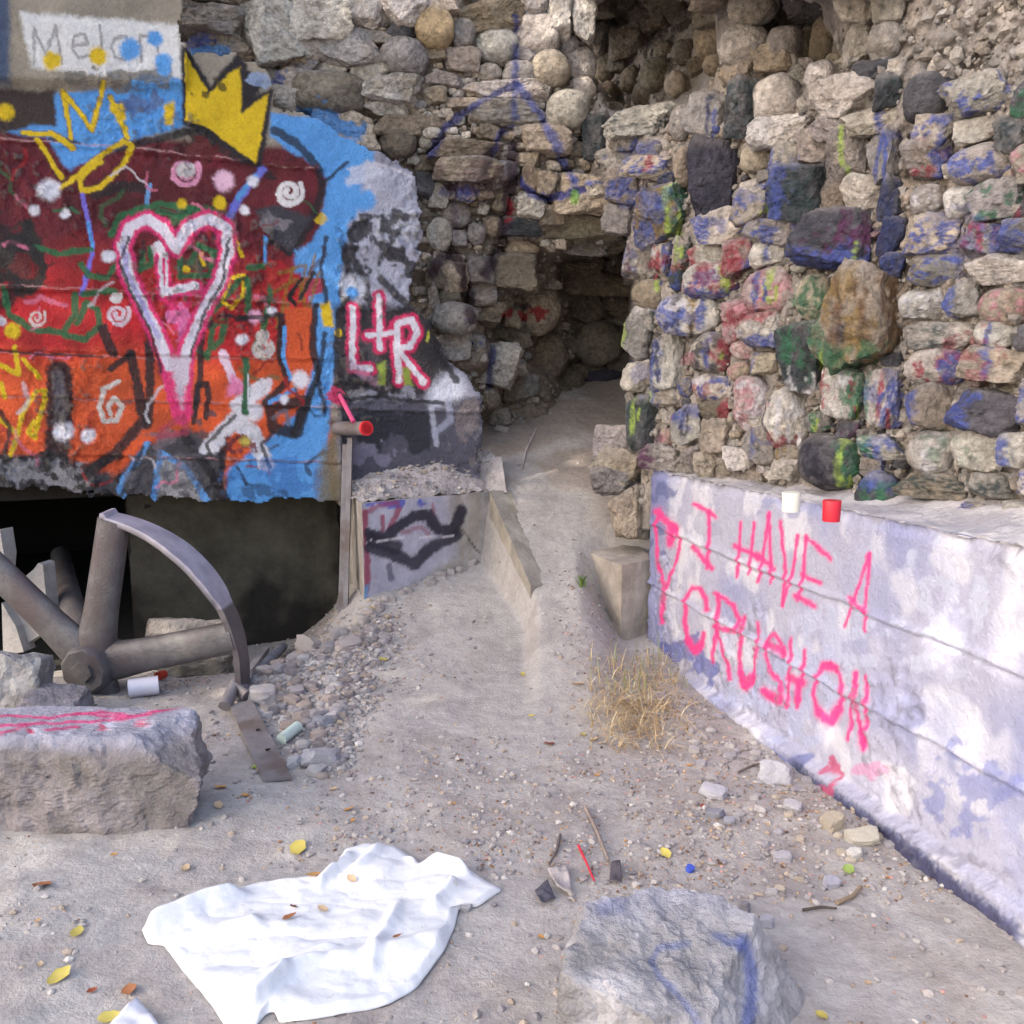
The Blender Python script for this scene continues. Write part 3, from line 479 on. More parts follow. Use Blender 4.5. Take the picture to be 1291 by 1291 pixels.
def backing(name, us, vs_, yf, keepf, paint, parent, tone, nskirt, seed):
    U, V_ = np.meshgrid(us, vs_); u, v = U.ravel(), V_.ravel(); y = yf(u, v)
    p = atY(u, v, y); y = y + .03 * fbm(p * 4, 3, seed) + .035 * fbm(p * 15, 4, seed + 1, .6) + .02
    p = atY(u, v, y); C = mortar_cols(p, tone)
    if paint.ops: C, _ = paint(u, v, start=C)
    V, Fc, C = prune(p, gridfaces(len(us), len(vs_)), keepf(u, v), (C,))
    if nskirt is not None: V, Fc, C = skirt(V, Fc, nskirt, (C,))
    return link(name, mkmesh(name, V, Fc, C), M['mortar'], parent)
bw = empty('rubble_wall', (0, 6.2, 0)); tag(bw, 'high rubble stone wall with a dark breach above the dirt ramp', 'stone wall')
rw = empty('rubble_wall', (1.2, 4.6, 1.0)); tag(rw, 'wall of paint daubed cobbles on top of the low lettered wall', 'stone wall')
def off(par, o):
    o.matrix_parent_inverse = Matrix.Translation(par.location).inverted(); return o
off(bw, backing('mortar_core', np.arange(200, 835, 3.2), np.arange(-420, 640, 3.2), bY, lambda u, v: ~((u > 746) & (v < 160) & (v > -22)), BP, bw, (146, 134, 122), None, 90))
def rkeep(u, v):
    return ((u > 806) | ((v < 236) & (u > 712 + .0 * v)) | ((v < 330) & (u > 796))) & (v < 668)
off(rw, backing('mortar_core', np.arange(700, 1420, 3.2), np.arange(-420, 690, 3.2), rY, rkeep, RP, rw, (176, 166, 160), np.array([.3, 3.4, 0.]), 95))
TONE = dict(g=(152, 145, 142), p=(184, 176, 168), t=(178, 164, 148), o=(176, 154, 120), d=(98, 95, 100), k=(70, 68, 80), b=(142, 130, 118), n=(124, 114, 100), w=(204, 196, 190))  # n: brown stones; in niche and cavity its darkness carries part of the shade
scount = [0]
def add_stone(par, zone, box, kind, tone, paint, yf, faceN, wallpaint, prot=.54, deep=1.):
    ox, oy, sc_ = zone; x0, y0, x1, y1 = box
    u0, u1, v0, v1 = ox + x0 * sc_, ox + x1 * sc_, oy + y0 * sc_, oy + y1 * sc_; cu, cv = (u0 + u1) / 2, (v0 + v1) / 2
    scount[0] += 1; sd = 1000 + scount[0] * 13
    y = float(yf(np.array([cu]), np.array([cv]))[0]); w, h = (u1 - u0), (v1 - v0)
    mpp = y / F; hw, hh = w / 2 * mpp * 1.06, h / 2 * mpp * 1.06; hd = min(max(.75 * min(hw, hh) + .25 * max(hw, hh), .03), .17) * deep
    n = 5 if max(w, h) > 58 else 4 if max(w, h) > 20 else 3
    Vu, Fc = stone_shape(kind, n, sd)
    yy = y + hd * (1 - 2 * prot) ; cen = atY(np.array([cu]), np.array([cv]), np.array([yy]))[0]
    f = Vector(faceN) * .45 + (Vector((0, 0, CAMZ)) - Vector(cen)).normalized() * .55; f.z *= .4; f.normalize()
    xa = Vector((0, 0, 1)).cross(-f); xa = -xa if xa.x < 0 else xa; za = Vector((0, 0, 1)); ya = za.cross(xa)
    rot = random.uniform(-.2, .2); cr, sr = math.cos(rot), math.sin(rot)
    Lx, Lz = Vu[:, 0] * cr - Vu[:, 2] * sr, Vu[:, 0] * sr + Vu[:, 2] * cr
    V = np.outer(Lx * hw, xa) + np.outer(Vu[:, 1] * hd, ya) + np.outer(Lz * hh, za)
    # colour: the stone, dusted joints, then dabs of paint on this stone, then paint that crosses the wall
    q = V * 9 + sd % 71; base = S(*TONE[tone]) * random.uniform(.9, 1.3) * (1.2 if wallpaint is BP and v1 < 330 else 1)
    base = base * np.array([1 + random.uniform(-.03, .05), 1, 1 + random.uniform(-.05, .03)])
    C = base * (1 + .22 * fbm(q, 4, sd % 61)[:, None]); st = sst(.15, .6, fbm(V * 5 + sd % 31, 3, sd % 17))[:, None]
    C = C * (1 - .25 * st) + S(172, 146, 112) * .25 * st if tone not in 'kd' else C * (1 - .25 * st)
    cr_ = sst(.10, .03, np.abs(fbm(V * 11 + sd % 37, 3, sd % 13)))[:, None] * .3; C = C * (1 - cr_)
    fr = sst(.3, -.2, Vu[:, 1])
    for tk in paint.split():
        c = S(*PC[tk[0]]); pat = tk[1]; arg = float(tk[2:]) if len(tk) > 2 else None
        nz = fbm(Vu * np.array([2.8, 2.3, 1.6]) + sd % 41, 4, sd % 23 + ord(tk[0])); fine = fbm(Vu * 7 + sd % 43, 2, 5)
        if pat == 'A': al = .62 + .5 * nz
        elif pat == 'N': al = sst((arg if arg is not None else .15) - .02, (arg if arg is not None else .15) + .1, nz + .25 * fine)
        elif pat == 'S': a = arg * 2 - 1; al = sst(.17, .08, np.abs(Lx - a + .1 * nz + .04 * fine)) * sst(-.9, -.5, Lz + .3 * nz)
        else:
            k = dict(L=-Lx, R=Lx, T=Lz, B=-Lz)[pat]; th = arg if arg is not None else .35; al = sst(th - .05, th + .12, k + .4 * nz + .16 * fine)
        br = .45 + .55 * sst(-.35, .15, fbm(Vu * 9 + sd % 19, 3, 77)); C = C + (c - C) * np.clip(al * fr * br, 0, .88)[:, None]
    pw = V + cen
    if wallpaint.ops:
        uu, vv = project(pw); C2, mk = wallpaint(uu, vv, start=C); C = C + (C2 - C) * fr[:, None]
    dust = sst(.55, .95, Lz)[:, None] * .4; C = C * (1 - dust) + S(184, 174, 168) * dust * (.5 if tone in 'nk' else 1) + C * dust * (.5 if tone in 'nk' else 0)
    me = mkmesh('stone', V, Fc, C, smooth=kind == 'c')
    o = link('stone', me, M['stone'], par); o.location = Vector(cen) - par.location
    return (cu, cv, w, h)
Z1, Z2, Z3, Z6, Z7, Z5 = (0, 0, .30984), (350, 0, .30984), (740, 0, .30984), (740, 300, .30984), (540, 180, .23238), (350, 300, .30984)
BL = []   # back wall: x0 y0 x1 y1 kind tone paint
def L(zone, txt, sink, yf, par, fN, wp_):
    for ln in txt.strip().split('\n'):
        for it in ln.split(';'):
            it = it.strip()
            if not it: continue
            t = it.split(None, 6); sink.append(add_stone(par, zone, [float(a) for a in t[:4]], t[4], t[5], t[6] if len(t) > 6 else '', yf, fN, wp_))
FB = (0, -1, 0); FR = tuple(nR)
L(Z1, """690 20 1000 145 a g; 1000 20 1250 250 a p; 1175 30 1291 145 a t; 725 95 840 145 a g bN; 820 160 1040 275 a b bL; 1220 145 1291 240 a p; 1195 232 1291 290 a g; 1115 345 1291 445 a p; 1045 285 1145 350 a g bN
690 -120 960 10 a p; 960 -140 1291 15 a g; 1150 290 1291 345 a g""", BL, bY, bw, FB, BP)
L(Z2, """0 60 120 260 a t; 45 -20 275 165 a p; 270 -30 430 112 a p; 430 -40 620 105 a w; 88 145 170 242 a t; 165 150 412 272 a g; 280 105 350 150 a g; 345 130 470 182 a g; 465 88 560 150 a d; 420 168 612 312 c g; 565 50 716 196 c o; 588 188 682 252 a b; 680 200 822 292 a g; 708 92 806 190 c g; 818 128 972 252 c p; 968 80 1142 222 c p; 735 18 1000 125 a n
0 290 100 372 a p bL; 160 258 284 312 a p; 288 268 452 332 a p; 66 308 342 462 c b; 358 306 582 420 a p; 378 412 532 470 a w; 598 300 742 362 a g; 598 362 692 422 a b; 818 264 906 330 c p; 918 258 1050 342 c g; 948 198 1052 260 a g; 1042 224 1182 352 c t; 1142 150 1222 226 c g; 1180 208 1291 322 c p; 1184 320 1291 410 c p; 1098 385 1262 522 c p; 1044 340 1112 410 a g
806 342 1072 432 a p; 798 424 1062 512 a g; 816 510 892 572 a n; 1000 508 1172 622 a t; 636 580 884 662 a n; 648 652 872 742 a b; 690 398 832 442 a b; 140 460 400 612 a t; 420 530 562 645 c n; 400 482 600 562 a n; 556 698 632 812 a d; 615 0 740 60 a t; 1000 -40 1100 70 a g; 1100 0 1200 150 a w; 1200 10 1291 150 a w; 0 -60 60 40 a o; 560 640 650 700 a n; 280 610 420 690 a n""", BL, bY, bw, FB, BP)
L(Z7, """0 240 110 350 a p; 80 325 215 450 c g; 0 420 130 580 c p; 210 445 310 545 c g; 300 400 410 500 c b; 130 480 215 560 a g; 400 410 605 505 a d tA; 405 530 595 612 c t; 670 180 985 385 a t; 480 280 640 420 a w; 150 225 260 310 a g bN; 350 250 430 380 a n; 340 110 480 200 c g; 500 140 600 260 a n; 590 150 700 280 a b; 480 60 600 140 a t
600 385 1000 525 a n; 735 505 962 602 a g; 606 590 962 742 a n; 960 510 1080 592 a n; 736 738 852 822 c b; 848 720 1132 832 a n; 732 822 932 962 a n; 930 832 1150 952 a n; 796 978 1042 1192 c n; 958 1098 1102 1242 a n; 538 1010 742 1291 c b; 396 815 505 1005 a t; 484 770 702 1032 c t; 352 615 592 795 a b; 0 640 100 780 a n; 40 640 205 790 a t; 200 590 350 770 a g; 220 770 375 870 a g; 0 770 60 900 a g; 60 790 170 890 a n; 20 880 262 1035 c g; 255 865 400 985 a n; 400 1000 500 1090 a n; 440 1020 562 1122 a n; 40 1025 240 1165 a p; 230 1040 310 1120 a g bN; 210 1085 500 1310 a p; 480 1180 530 1260 a p; 700 1185 862 1300 c n; 850 1220 1000 1320 a k; 1060 950 1120 1100 a n; 860 600 960 700 a n; 1000 600 1090 710 a n; 320 990 420 1070 a n; 600 380 720 460 a n; 810 420 860 480 a t""", BL, bY, bw, FB, BP)
L((580, 440, .2014), """330 150 500 330 a g; 150 250 250 380 c n; 180 360 320 480 a g; 260 240 350 340 a n; 320 80 410 160 a p; 410 295 490 345 a p; 350 440 410 490 a g; 510 285 570 335 c n; 590 230 700 300 c n; 560 120 760 280 c n; 880 130 1010 200 a k; 760 40 900 130 a n""", BL, bY, bw, FB, BP)
RL = []
L(Z3, """0 468 92 652 a d tA; 88 448 345 565 a p tN.3; 348 440 434 562 c g; 428 388 572 558 a g BS.65; 568 338 722 532 a d tA; 690 325 872 502 c p tL.7; 100 540 232 622 a g bR; 55 608 202 692 a p; 200 585 302 642 a g bA; 162 638 372 722 a p bN rS.55; 364 604 452 758 c b; 438 588 642 882 a k kA; 636 594 764 702 c t; 688 478 912 592 a w; 758 590 872 702 a p bL; 858 538 1002 662 a g; 918 478 1082 572 a g; 988 528 1162 744 a g yS.5; 1056 448 1280 552 a p bS.7; 1166 528 1285 744 a g bS.4; 928 328 1182 462 a w; 1168 328 1285 448 a d tA; 1088 244 1242 328 a d; 898 260 1012 352 c w; 808 290 902 372 c p; 300 700 370 760 a d BA
628 732 764 815 a p bR; 758 668 1004 902 a d tA bL.5; 980 748 1064 872 a b; 1058 728 1204 862 a p; 1196 728 1290 902 a d BA; 0 740 82 802 a p bT; 72 690 242 832 a g bN.1; 210 758 442 984 a g bA oN.1 gR.5 yS.75; 424 868 672 984 a p bL bR.8; 610 788 764 914 a p bN yR.7; 678 888 904 994 a g bN; 878 848 1204 1102 a d kA pN.2 bB; 1196 880 1290 1042 a k BA; 86 828 192 952 a g; 140 988 292 1134 a p bL.75 pS.4 pS.95; 268 988 364 1122 a p bR rS.3; 358 978 434 1084 a g yS.3 GR; 426 998 562 1114 a p rL; 558 968 704 1104 a g rA bR.6; 686 978 824 1084 a w bS.5; 1206 1028 1290 1134 a d bA; 820 990 880 1080 a g pN; 700 690 780 740 a g
338 1094 402 1182 c d GA bN; 396 1078 634 1214 c p rN.0 yS.8 bB; 194 1138 332 1258 c t bR.8; 664 1104 864 1274 c p iA bS.3 yS.55; 856 1112 1004 1294 c t gN.05; 600 1190 680 1240 a g; 1000 1090 1200 1130 a g; 640 590 700 650 a g
584 -30 764 88 c p; 596 78 704 124 c g; 548 118 724 264 c w; 742 122 864 248 c g; 866 128 934 244 c n; 918 88 1034 252 c n; 804 -40 1034 72 a d; 1158 98 1290 244 c p; 1040 -60 1180 110 a p; 1060 110 1165 240 a p; 1180 -60 1300 100 a t; 688 180 842 292 a t; 838 238 922 292 c p; 980 215 1060 265 c t; 560 270 690 350 a t; 1010 245 1095 310 a w; 1230 245 1300 330 a w
140 280 222 372 c n; 188 338 292 424 c n; 228 248 332 372 c n; 322 298 412 394 c t; 350 168 442 252 c n; 228 38 342 132 a b; 98 118 232 232 a b; 278 178 352 262 c b; 28 238 132 332 c n; -10 118 92 232 a g; 448 98 582 232 c n; 478 228 582 302 c n; -10 318 42 412 c p; 58 338 124 402 c n; 338 18 472 102 a b; 448 20 562 110 a n; 0 -30 120 60 a n; 120 -40 230 50 a g; 230 -60 420 30 a n; 430 -70 580 30 a b; -10 210 50 320 c w; 420 240 490 300 a n; 100 220 180 290 a n""", RL, rY, rw, FR, RP)
L(Z6, """178 288 312 392 a w GA wT.7; 306 234 574 398 c w bL.2 kS.35 oS.6 bS.75; 552 258 744 404 a p rN-.1 iA; 660 300 824 444 a p bB rT.5; 148 318 284 484 a g yL.6; 272 388 412 612 a p bL BS.1; 430 398 604 552 c p kN.0 bS.5 rR.3; 592 414 694 494 c p iA; 668 458 794 554 a t bL.6; 162 498 284 634 a p; 578 498 674 584 c t iN; 786 338 1004 614 a d tA gN.2 wB.8; 984 128 1295 534 a b oN.0 nN.2 gL.8 gB.75; 986 518 1154 734 a w gR.1 rN.45; 1146 556 1290 764 a p gL.6 rS.5 bR.3
438 554 604 664 c w rL.5 bN.2; 372 574 442 644 c g bN; 262 598 384 694 a p bL yS.1; 602 562 754 764 c p iA wN.1; 726 626 904 844 c w kL.7 wS.5 rB.7; 176 642 304 834 a d GA yS.3; 348 678 484 844 a p bT.5 rL.7 kS.5; 298 772 352 854 c t iA; 466 738 594 884 a t; 478 658 604 744 a n rR; 896 704 1004 794 c g yS.4 gN; 1016 738 1124 824 a d pN.1; 894 796 1130 1034 c d kN.0 gR.35 yS.75; 1116 798 1285 904 a p bN.0 gL; 1116 896 1224 974 a g bR.5; 1110 956 1290 1140 c d gN.0 bT.4; 666 778 804 904 a g bS.2; 766 838 884 918 c t oN.3; 448 866 534 964 a t; 748 902 884 994 a p; 556 848 672 934 a w; 238 838 404 944 a g pL.3; 406 848 474 934 a g; 580 650 650 700 a g; 900 620 1000 680 a g; 1140 560 1190 640 c p rA; 1190 530 1290 590 a g; 420 420 500 460 a g; 600 700 640 760 a n; 530 900 600 960 a t; 880 900 920 960 a p; 1200 460 1290 530 a d; 990 600 1010 720 a n; 160 620 210 680 a g; 300 700 360 760 a p; 690 900 760 960 a w; 660 690 740 780 a p; 1100 780 1150 830 a g; 0 0 1 1 a g""", RL, rY, rw, FR, RP)
# stones past the right edge of the photograph go on in the same courses
rg = random.Random(5)
vv = 95
while vv < 640:
    hh = rg.choice((34, 44, 52)); uu = 1142 + rg.uniform(0, 12)
    while uu < 1330:
        ww = rg.uniform(38, 84); add_stone(rw, (0, 0, 1), (uu, vv + rg.uniform(-5, 5), uu + ww, vv + hh + rg.uniform(-4, 6)), rg.choice('aac'), rg.choice('gpgtdpw'), rg.choice(['', 'bN', 'bL', 'gN', 'rN bR', 'tA', 'wN', 'iN', 'bS.4', '']), rY, FR, RP); uu += ww + 3
    vv += hh + 2
# small fillers between the listed stones
def fill(listed, poly, n, par, yf, fN, wp_, tones, smin, smax, seed):
    rg = random.Random(seed); done = list(listed); cnt = 0; xs = [p[0] for p in poly]; ys = [p[1] for p in poly]
    for _ in range(n * 40):
        if cnt >= n: break
        u, v = rg.uniform(min(xs), max(xs)), rg.uniform(min(ys), max(ys))
        if not inpoly(np.array([u]), np.array([v]), poly)[0]: continue
        w = rg.uniform(smin, smax); h = w * rg.uniform(.5, .9)
        if any(abs(u - a) < (c + w) * .42 and abs(v - b) < (d + h) * .42 for a, b, c, d in done): continue
        add_stone(par, (0, 0, 1), (u - w / 2, v - h / 2, u + w / 2, v + h / 2), rg.choice('aaac'), rg.choice(tones), '', yf, fN, wp_, .45); done.append((u, v, w, h)); cnt += 1
fill(BL, [(235, -20), (745, -20), (745, 200), (800, 260), (800, 470), (680, 480), (620, 520), (600, 470), (550, 410), (530, 380), (535, 215), (470, 180), (350, 130), (300, 60)], 170, bw, bY, FB, BP, 'gpptb', 8, 24, 3)
fill(RL, [(800, 190), (870, 150), (1135, 90), (1140, 640), (1000, 600), (815, 580), (800, 400)], 190, rw, rY, FR, RP, 'gpptbd', 8, 22, 4)
def chips(par, n, us_, vs2, yf, keepf, paint, tone, seed):
    rg = np.random.default_rng(seed); u = rg.uniform(*us_, n); v = rg.uniform(*vs2, n); k = keepf(u, v); u, v = u[k], v[k]; n = len(u); y = yf(u, v); p = atY(u, v, y + .02 * rg.normal(0, 1, n) + .015)
    V0, F0 = ICO[1]; sz = .007 + .022 * rg.random(n) ** 2.5; jit = 1 + rg.uniform(-.35, .35, (n, len(V0))); W = V0[None] * jit[..., None] * (sz[:, None] * rg.uniform(.6, 1.3, (n, 3)))[:, None, :] + p[:, None, :]
    C = S(*tone) * rg.uniform(.7, 1.2, (n, 1)) * np.array([1, .97, .93]) ** rg.uniform(-1, 2, (n, 1))
    if paint.ops: C, _ = paint(u, v, start=C)
    o = link('mortar_rubble', mkmesh('mortar_rubble', W.reshape(-1, 3), (F0[None] + (np.arange(n) * len(V0))[:, None, None]).reshape(-1, 3), np.repeat(C, len(V0), 0), smooth=False), M['mortar'], par); o['kind'] = 'stuff'; off(par, o)
chips(bw, 5000, (225, 800), (-30, 540), bY, lambda u, v: ~((u > 742) & (v < 165)), BP, (176, 168, 160), 41)
chips(rw, 5500, (715, 1330), (-30, 650), rY, lambda u, v: rkeep(u, v) & (v < 640), RP, (184, 175, 168), 42)
# ------------------------------------------------------------------ LOW LETTERED WALL ON THE RIGHT
LEN = 4.4; ss = np.arange(-.02, LEN, .009)
prof = [(.35, -.25)] + [(0, z) for z in np.arange(-.25, 1.0, .0085)] + [(-a, None) for a in np.arange(.0, .62, .012)]
LP = Paint(None, 1.0)
LP.poly([(800, 560), (842, 600), (838, 700), (845, 860), (800, 830)], (120, 124, 168), 14, .8); LP.mott(835, 640, 22, 60, (88, 94, 140), .7, .1); LP.mott(890, 660, 26, 40, (150, 150, 170), .5, .1); LP.mott(858, 835, 40, 40, (84, 92, 160), .75, .0, .05); LP.mott(960, 960, 70, 26, (100, 106, 160), .7, .1, .05); LP.mott(1010, 640, 60, 14, (150, 152, 184), .7, .0); LP.mott(1060, 800, 60, 60, (190, 192, 214), .6, .0); LP.mott(990, 870, 90, 60, (176, 180, 210), .6, .1)
LP.poly([(900, 890), (1020, 965), (1150, 1052), (1300, 1165), (1300, 1230), (1100, 1070), (900, 900)], (120, 126, 164), 5); LP.poly([(1015, 962), (1150, 1052), (1300, 1165), (1300, 1240), (1130, 1085), (1020, 1000)], (66, 64, 92), 10, .9); LP.mott(1048, 990, 14, 30, (190, 84, 120), .9, -.1); LP.mott(1095, 975, 30, 14, (206, 130, 170), .6, .1)
LP.mott(1200, 800, 60, 120, (196, 198, 216), .6, 0); LP.mott(1230, 1000, 60, 60, (120, 126, 180), .6, 0)
zz = lambda a: [(740 + x * .30984, 600 + y * .30984) for x, y in a]
PK = (230, 66, 138)
for a, w in (([(290, 150), (275, 210), (282, 300), (300, 380), (322, 455), (350, 390), (374, 330), (376, 260), (352, 205), (335, 285)], 4), ([(285, 145), (310, 175), (352, 215)], 9), ([(345, 215), (338, 280)], 9), ([(320, 455), (305, 520), (300, 600)], 5), ([(435, 115), (515, 165)], 5), ([(492, 145), (490, 368)], 4.2), ([(425, 290), (468, 328), (512, 372)], 5.5),
             ([(625, 190), (612, 405)], 4), ([(686, 195), (655, 400)], 4), ([(600, 284), (650, 305), (700, 345)], 5), ([(746, 155), (722, 300), (686, 435)], 4), ([(746, 155), (748, 300), (740, 440)], 4), ([(690, 325), (755, 380)], 6), ([(788, 190), (802, 350), (795, 530)], 4.2), ([(856, 248), (830, 400), (795, 530)], 4), ([(890, 250), (880, 380), (862, 510)], 4.4), ([(890, 255), (935, 285), (992, 332)], 5.5), ([(872, 395), (950, 432)], 5.5), ([(850, 488), (930, 532)], 6),
             ([(1155, 310), (1110, 450), (1050, 620)], 3.6), ([(1156, 310), (1145, 470), (1135, 632)], 3.6), ([(1075, 490), (1145, 556)], 5), ([(492, 545), (488, 500), (465, 458), (432, 452), (405, 505), (402, 600), (415, 680), (440, 715), (468, 690), (480, 640)], 5.5), ([(415, 670), (440, 708), (468, 680)], 9), ([(532, 485), (530, 630), (505, 755)], 4.2), ([(520, 480), (585, 530), (614, 590), (605, 635), (560, 630), (520, 612)], 5), ([(530, 640), (555, 720), (580, 825)], 4.2),
             ([(632, 580), (622, 680), (615, 770), (628, 850), (650, 868), (676, 840), (686, 740), (690, 600)], 4.6), ([(622, 800), (645, 855), (672, 820)], 9), ([(800, 735), (796, 690), (758, 638), (728, 670), (722, 730), (745, 800), (785, 850), (786, 925), (740, 905), (715, 870)], 5), ([(730, 680), (790, 715)], 9), ([(725, 880), (780, 915)], 10), ([(828, 660), (822, 800), (812, 945)], 4.4), ([(886, 710), (870, 830), (850, 950)], 4.4), ([(822, 828), (876, 845)], 10), ([(860, 850), (852, 920)], 8),
             ([(990, 765), (1030, 815), (1040, 880), (1025, 960), (995, 1008), (945, 975), (922, 900), (935, 820), (965, 768), (990, 765)], 5.5), ([(940, 960), (990, 1000), (1020, 950)], 11), ([(965, 775), (1010, 785)], 9), ([(1086, 800), (1075, 930), (1060, 1070)], 4.4), ([(1086, 805), (1098, 950), (1122, 1110)], 4.4), ([(1132, 815), (1135, 950), (1124, 1112)], 4.4), ([(1118, 1030), (1124, 1100)], 8)): LP.stroke(zz(a), w * 1.5, PK, 1.2, .35); LP.stroke(zz(a), w * .98, PK, .7, .92)
NV = len(prof); Pn = []; Vv = []
gS, gI = np.meshgrid(ss, np.arange(NV)); sF = gS.ravel(); iF = gI.ravel()
pa = np.array([p[0] for p in prof]); pz = np.array([np.nan if p[1] is None else p[1] for p in prof], float)
ztop = 1.0 + .032 * np.clip(sF, 0, 5)
zf = np.where(np.isnan(pz[iF]), ztop, np.minimum(pz[iF] * (ztop / 1.0), ztop))
bx, by = RA[0] + rdir[0] * sF, RA[1] + rdir[1] * sF; inn = np.where(np.isnan(pz[iF]), -pa[iF], 0)
bx = bx - rn[0] * inn; by = by - rn[1] * inn; base = np.stack([bx, by, zf], 1)
rough = fbm(base * 24, 4, 111, .6); zones = .3 + 1.6 * sst(.0, .5, fbm(base * 2.6, 2, 113))
foot = sst(.0, .03, (.02 + .035 * sF) - zf) * .045
dispn = .004 * rough * zones + .005 * fbm(base * 2, 2, 114) + foot
for zl, am in ((.70, .009), (.37, .011)):
    d = zf - zl - .012 * sF - .012 * vnoise(base * 6, 118); dispn += am * sst(.03, 0, d) * sst(-.006, .0, d) - .006 * sst(.012, .003, np.abs(d + .012))
face = ~np.isnan(pz[iF]); edge = sst(.05, 0, ztop - zf) * face
dispn = np.where(face, dispn - .014 * edge * (1 + .8 * fbm(base * 14, 3, 119)), 0)
pos = base + np.stack([rn[0] * dispn, rn[1] * dispn, 0 * dispn], 1)
pos[:, 2] += np.where(face, 0, .007 * fbm(base * 9, 4, 120) + .12 * sst(.12, .6, inn) + .006 * rough)
u, v = project(base); n = fbm(base * 2.2, 4, 121)[:, None]; n2 = fbm(base * 6, 3, 122)[:, None]
C = S(178, 176, 194) + (S(150, 152, 186) - S(178, 176, 194)) * sst(-.3, 1., n) + (S(224, 220, 226) - S(178, 176, 194)) * sst(.1, .6, n2) * .6
okp = (u > 700) & (u < 1700); Cp, _ = LP(u, v, start=C); C = np.where((okp & face)[:, None], Cp, C)
m = (sst(.5, 1.1, rough * zones * .8) * .5)[:, None]; C = C * (1 - m) + S(120, 116, 128) * m
C = np.where(face[:, None], C, C * .3 + .7 * (S(186, 176, 168) * (1 + .25 * n2)))
V = pos; Fc = gridfaces(len(ss), NV)
# far end of the wall
V, Fc, C = skirt(V, Fc, np.array([-rn[0] * .3, -rn[1] * .3, 0]), (C,))
lw = link('low_concrete_wall', mkmesh('low_concrete_wall', V, Fc, C), M['lowwall']); tag(lw, 'low lavender painted concrete wall lettered I HAVE A CRUSH ON in pink', 'wall')
# ------------------------------------------------------------------ CONCRETE BLOCKS OF THE DOORWAY
def P3(u, v, y): return atY(np.array([u]), np.array([v]), np.array([y]))[0]
A_, B_, D_ = P3(457, 636, 5.3), P3(616, 620, 5.9), P3(434, 626, 5.58)
back = np.array([-.3, 1.2, 0])
def low(p, z=-.4): return (p[0], p[1], z)
hx = [low(A_), low(B_), low(B_ + back), low(D_ + back * .9), tuple(A_), tuple(B_), tuple(B_ + back), tuple(D_ + back * .9)]
BK = Paint(S(172, 164, 164), 1.2)
BK.poly([(455, 620), (560, 612), (575, 700), (520, 740), (455, 775)], (176, 172, 186), 8); BK.mott(500, 632, 55, 8, (92, 96, 180), .9, -.1); BK.stroke([(460, 645), (463, 700), (461, 745)], 8, (150, 50, 76), .5, .85); BK.stroke([(462, 645), (480, 635), (500, 632)], 6, (150, 70, 96), .5, .7); BK.stroke([(502, 640), (492, 668)], 7, (150, 60, 84), .5, .8); BK.stroke([(482, 650), (484, 668)], 6, (140, 60, 84), .5, .8); BK.stroke([(545, 634), (548, 650)], 4, (150, 80, 100), .5, .7)
BK.stroke([(466, 672), (488, 678), (505, 662), (522, 650), (540, 648), (552, 668), (572, 668), (582, 642)], 15, (46, 42, 56), .45, .95); BK.stroke([(468, 690), (500, 700), (520, 712), (545, 690), (575, 675)], 15, (50, 46, 60), .45, .92); BK.stroke([(470, 680), (500, 690)], 18, (46, 42, 54), .5, .9); BK.stroke([(510, 672), (530, 665), (540, 672)], 6, (150, 110, 124), .6, .8); BK.stroke([(490, 712), (492, 730)], 7, (70, 68, 90), .6, .7)
BK.stroke([(456, 683), (500, 680), (580, 675)], 1.8, (214, 206, 212), .5, .8); BK.stroke([(580, 665), (596, 690), (606, 698)], 2, (60, 54, 52), .4, .8); BK.poly([(455, 740), (464, 735), (464, 770), (455, 775)], (110, 150, 190), 3)
def blk(name, hx, label, cat, paint=None, tone=(170, 162, 158), n=40, amp=.006, seed=1, faces=None):
    V, Fc = box_mesh(name, hx, n=n, amp=amp, seed=seed); C = S(*tone) * (1 + .2 * fbm(V * 6, 4, seed + 9)[:, None])
    streak = sst(.1, .6, fbm(V * np.array([14, 14, 1.2]), 3, seed + 11))[:, None]; C = C * (1 - .3 * streak) + S(140, 128, 104) * .3 * streak
    if paint is not None:
        k = np.arange((n + 1) ** 2); u, v = project(V[k]); C[k], _ = paint(u, v, start=C[k])
    o = link(name, mkmesh(name, V, Fc, C, smooth=False), M['cut']); return tag(o, label, cat)
blk('concrete_block', hx, 'low concrete doorway block sprayed with a black curled moustache shape', 'concrete block', BK, n=90, amp=.004, seed=21)
t0, t1 = P3(617, 618, 5.84), P3(669, 738, 5.06); off_ = np.array([.13, .10, 0])
hx = [low(t1), low(t1 + off_), low(t0 + off_), low(t0), tuple(t1), tuple(t1 + off_ - np.array([0, 0, .02])), tuple(t0 + off_), tuple(t0)]
blk('sloping_slab', hx, 'sloping concrete cheek wall half buried along the left of the dirt ramp', 'concrete slab', tone=(158, 150, 140), seed=22)
f0, f1, f2 = P3(735, 692, 5.55), P3(784, 712, 5.06), P3(824, 706, 5.16)
hx = [low(f0), low(f1), low(f2), low(f2 + np.array([-.05, .6, 0])), tuple(f0), tuple(f1), tuple(f2), tuple(f2 + np.array([-.05, .6, 0]))]
blk('concrete_footing', hx, 'small concrete footing with a brown side beside the lettered wall', 'concrete block', tone=(166, 156, 148), seed=23)
